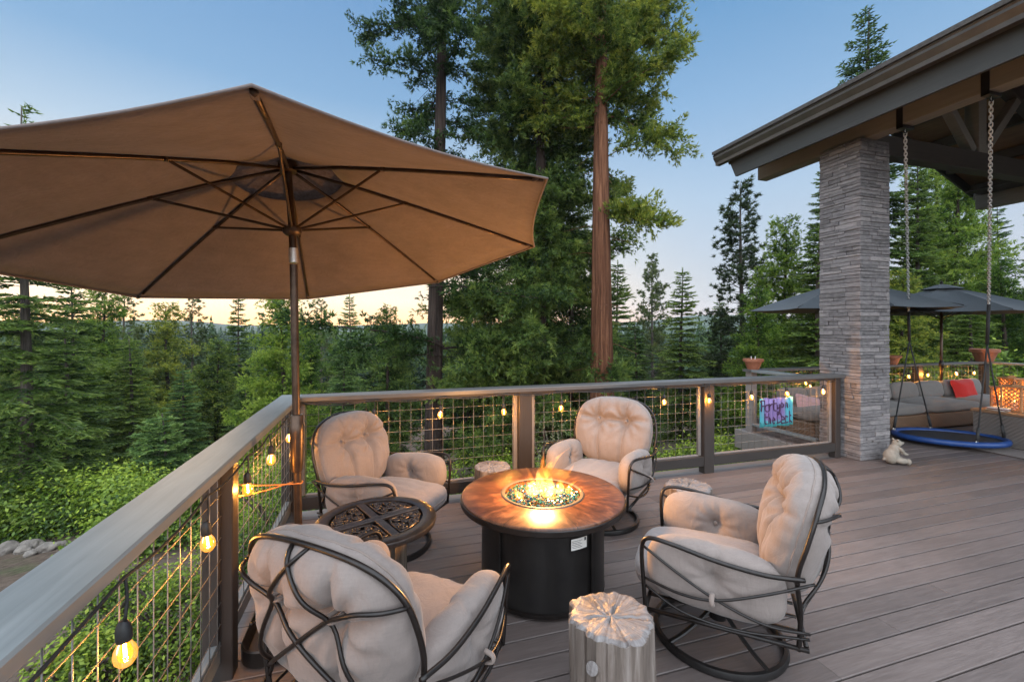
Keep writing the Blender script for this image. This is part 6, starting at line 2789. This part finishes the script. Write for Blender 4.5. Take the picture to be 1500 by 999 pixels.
# ---- single bushes
def bush(px, t, r, h, label, mat, seed, leaf=.05):
    q = at_depth(px, 500, t)
    z = ground_z(q.x, q.y)
    root = thing("bush", label, "bush", (q.x, q.y, z))
    rng = np.random.default_rng(seed)
    V, T = shrub_tris(rng, 6500, (r, r, h), leaf)
    mesh_tris("leaves", V, T, M[mat], root)
    mb = MB()
    for k in range(9):
        a = rng.uniform(0, 6.28)
        mb.tube(bez([(0, 0, -.1), (.4 * r * math.cos(a), .4 * r * math.sin(a), .45 * h), (.8 * r * math.cos(a + .3), .8 * r * math.sin(a + .3), .85 * h)], 4), .012, 5)
    mb.build("stems", M['bark_gr'], root)


bush(812, 6.6, .62, 1.75, "grey green sage bush behind the mesh left of the chair facing us", 'sage', 5, .035)
for k, (px_, t_, r_, h_, lab_) in enumerate(((130, 3.6, .42, .62, "leafy bush hugging the deck behind the nearest hanging bulb"), (262, 4.0, .45, .75, "leafy bush behind the wire just left of the left railing post"), (200, 2.9, .34, .5, "small leafy bush lowest in the near wire panel"), (350, 6.6, .6, .9, "leafy bush behind the far panel of the left railing"))):
    bush(px_, t_, r_, h_, lab_, 'shrub', 20 + k, .042)
bush(-140 + 330, 5.0, .5, .55, "low clipped bush close below the left railing seen through the wire", 'shrub', 8, .04)
bush(430, 6.2, .8, 1.3, "round green bush behind the back left corner of the railing", 'shrub', 9, .05)
bush(1075, 6.9, .55, .9, "small green bush behind the mesh near the hanging sign", 'shrub', 10, .05)

# ---- field stones edging the dirt strip at far left
rr = random.Random(8)
labs = ["grey boulder at the left end of the row of stones", "reddish flat stone second in the row of stones", "large rounded grey stone in the middle of the row of stones", "small tan stone in front of the row of stones", "tan stone at the right end of the row of stones", "low grey stone tucked behind the row of stones"]
pos = [(8, 806, .26), (34, 806, .17), (44, 800, .22), (46, 811, .13), (70, 803, .20), (88, 799, .14)]
for (px, py, s), lab in zip(pos, labs):
    # ground point under the pixel
    for t in np.linspace(3, 12, 400):
        p = at_depth(px, py, t)
        if p.z < ground_z(p.x, p.y) + s * .3: break
    bm = bmesh.new()
    bmesh.ops.create_icosphere(bm, subdivisions=4, radius=1)
    for v in bm.verts:
        d = 1 + .28 * mnoise.noise(v.co * 1.3 + Vector((px, py, 0))) + .10 * mnoise.noise(v.co * 3.5 + Vector((px, 0, 0)))
        v.co = Vector((v.co.x * s * d, v.co.y * s * d * .85, v.co.z * s * .66 * d))
    me = bpy.data.meshes.new("field_stone"); bm.to_mesh(me); bm.free()
    o = link_mesh("field_stone", me, M['rock'], None, True)
    o.location = (p.x, p.y, ground_z(p.x, p.y) + s * .3)
    o.rotation_euler = (0, 0, rr.uniform(0, 6))
    tag(o, lab, "stone", "stones edging the dirt strip")

# ---- far woods: too many to count, one object
def far_woods():
    rng = np.random.default_rng(77)
    Vs, Ts = [], []
    n = 0
    def one(H, R, tiers, per):
        tr, tv = [], []
        for i in range(tiers):
            f = i / tiers
            z = H * (.10 + .88 * f)
            r = R * (1 - f) ** .8
            k = max(4, int(per * (1 - f * .6)))
            a = rng.uniform(0, 6.28, k)
            rad_ = r * rng.uniform(.6, 1.15, k)
            p0 = np.stack([np.cos(a) * rad_ * .15, np.sin(a) * rad_ * .15, z + rng.normal(size=k) * .03 * H + H / tiers * .7], 1)
            tipp = np.stack([np.cos(a) * rad_, np.sin(a) * rad_, z + rng.normal(size=k) * .03 * H], 1)
            w = np.stack([-np.sin(a), np.cos(a), a * 0], 1) * (rad_ * .32 + .1)[:, None]
            tr.append(np.stack([p0, tipp - w * .8, tipp + w * .5], 1))
            t_ = np.clip(.3 + .3 * rng.normal(size=k) * .5 + .2 * f, 0, 1)
            tv.append(np.stack([t_ * .6, t_, t_], 1))
        return np.concatenate(tr), np.concatenate(tv)
    protos = [one(10 + rng.uniform(-1, 2), rng.uniform(1.8, 2.8), 20, 16) for _ in range(8)]
    cnt = 0
    while cnt < 2300:
        t = 45 + 420 * rng.random() ** 1.7
        px = rng.uniform(-260, 1760)
        q = at_depth(px, 500, t)
        V, T = protos[int(rng.integers(0, 8))]
        z = ground_z(q.x, q.y)
        ztop = rng.uniform(-2.0, 3.2) + .006 * t
        s = max(.5, (ztop - z) / 11.0)
        # keep the crowns near the height the photograph shows
        ca = rng.uniform(0, 6.28)
        Rm = np.array([[math.cos(ca), -math.sin(ca), 0], [math.sin(ca), math.cos(ca), 0], [0, 0, 1]])
        Vs.append((V @ Rm.T) * s + np.array([q.x, q.y, z - .4])); Ts.append(np.clip(T + rng.uniform(-.15, .15), 0, 1))
        cnt += 1
    V = np.concatenate(Vs); T = np.concatenate(Ts)
    o = mesh_tris("far_woods", V, T, M['far_leaf'])
    tag(o, "distant conifer woods fading towards the blue hills", "woods", None, "stuff")


M['far_leaf'] = mat_foliage("far_wood_needles", (.02, .042, .018), (.058, .10, .040), (.13, .175, .07), .3, .05)
far_woods()


# ---- evening air: pale haze round everything
def haze():
    mb = MB()
    mb.box(-1750, 1750, -1750, 1750, -30, 110)
    N = Nodes("evening_haze")
    v = N.new("VolumePrincipled")
    v.inputs["Color"].default_value = (.80, .88, 1.0, 1)
    v.inputs["Density"].default_value = HAZE
    v.inputs["Anisotropy"].default_value = .2
    N.link(v.outputs[0], N.out.inputs["Volume"])
    o = mb.build("haze", N.m)
    tag(o, kind="stuff")


HAZE = .00028
haze()
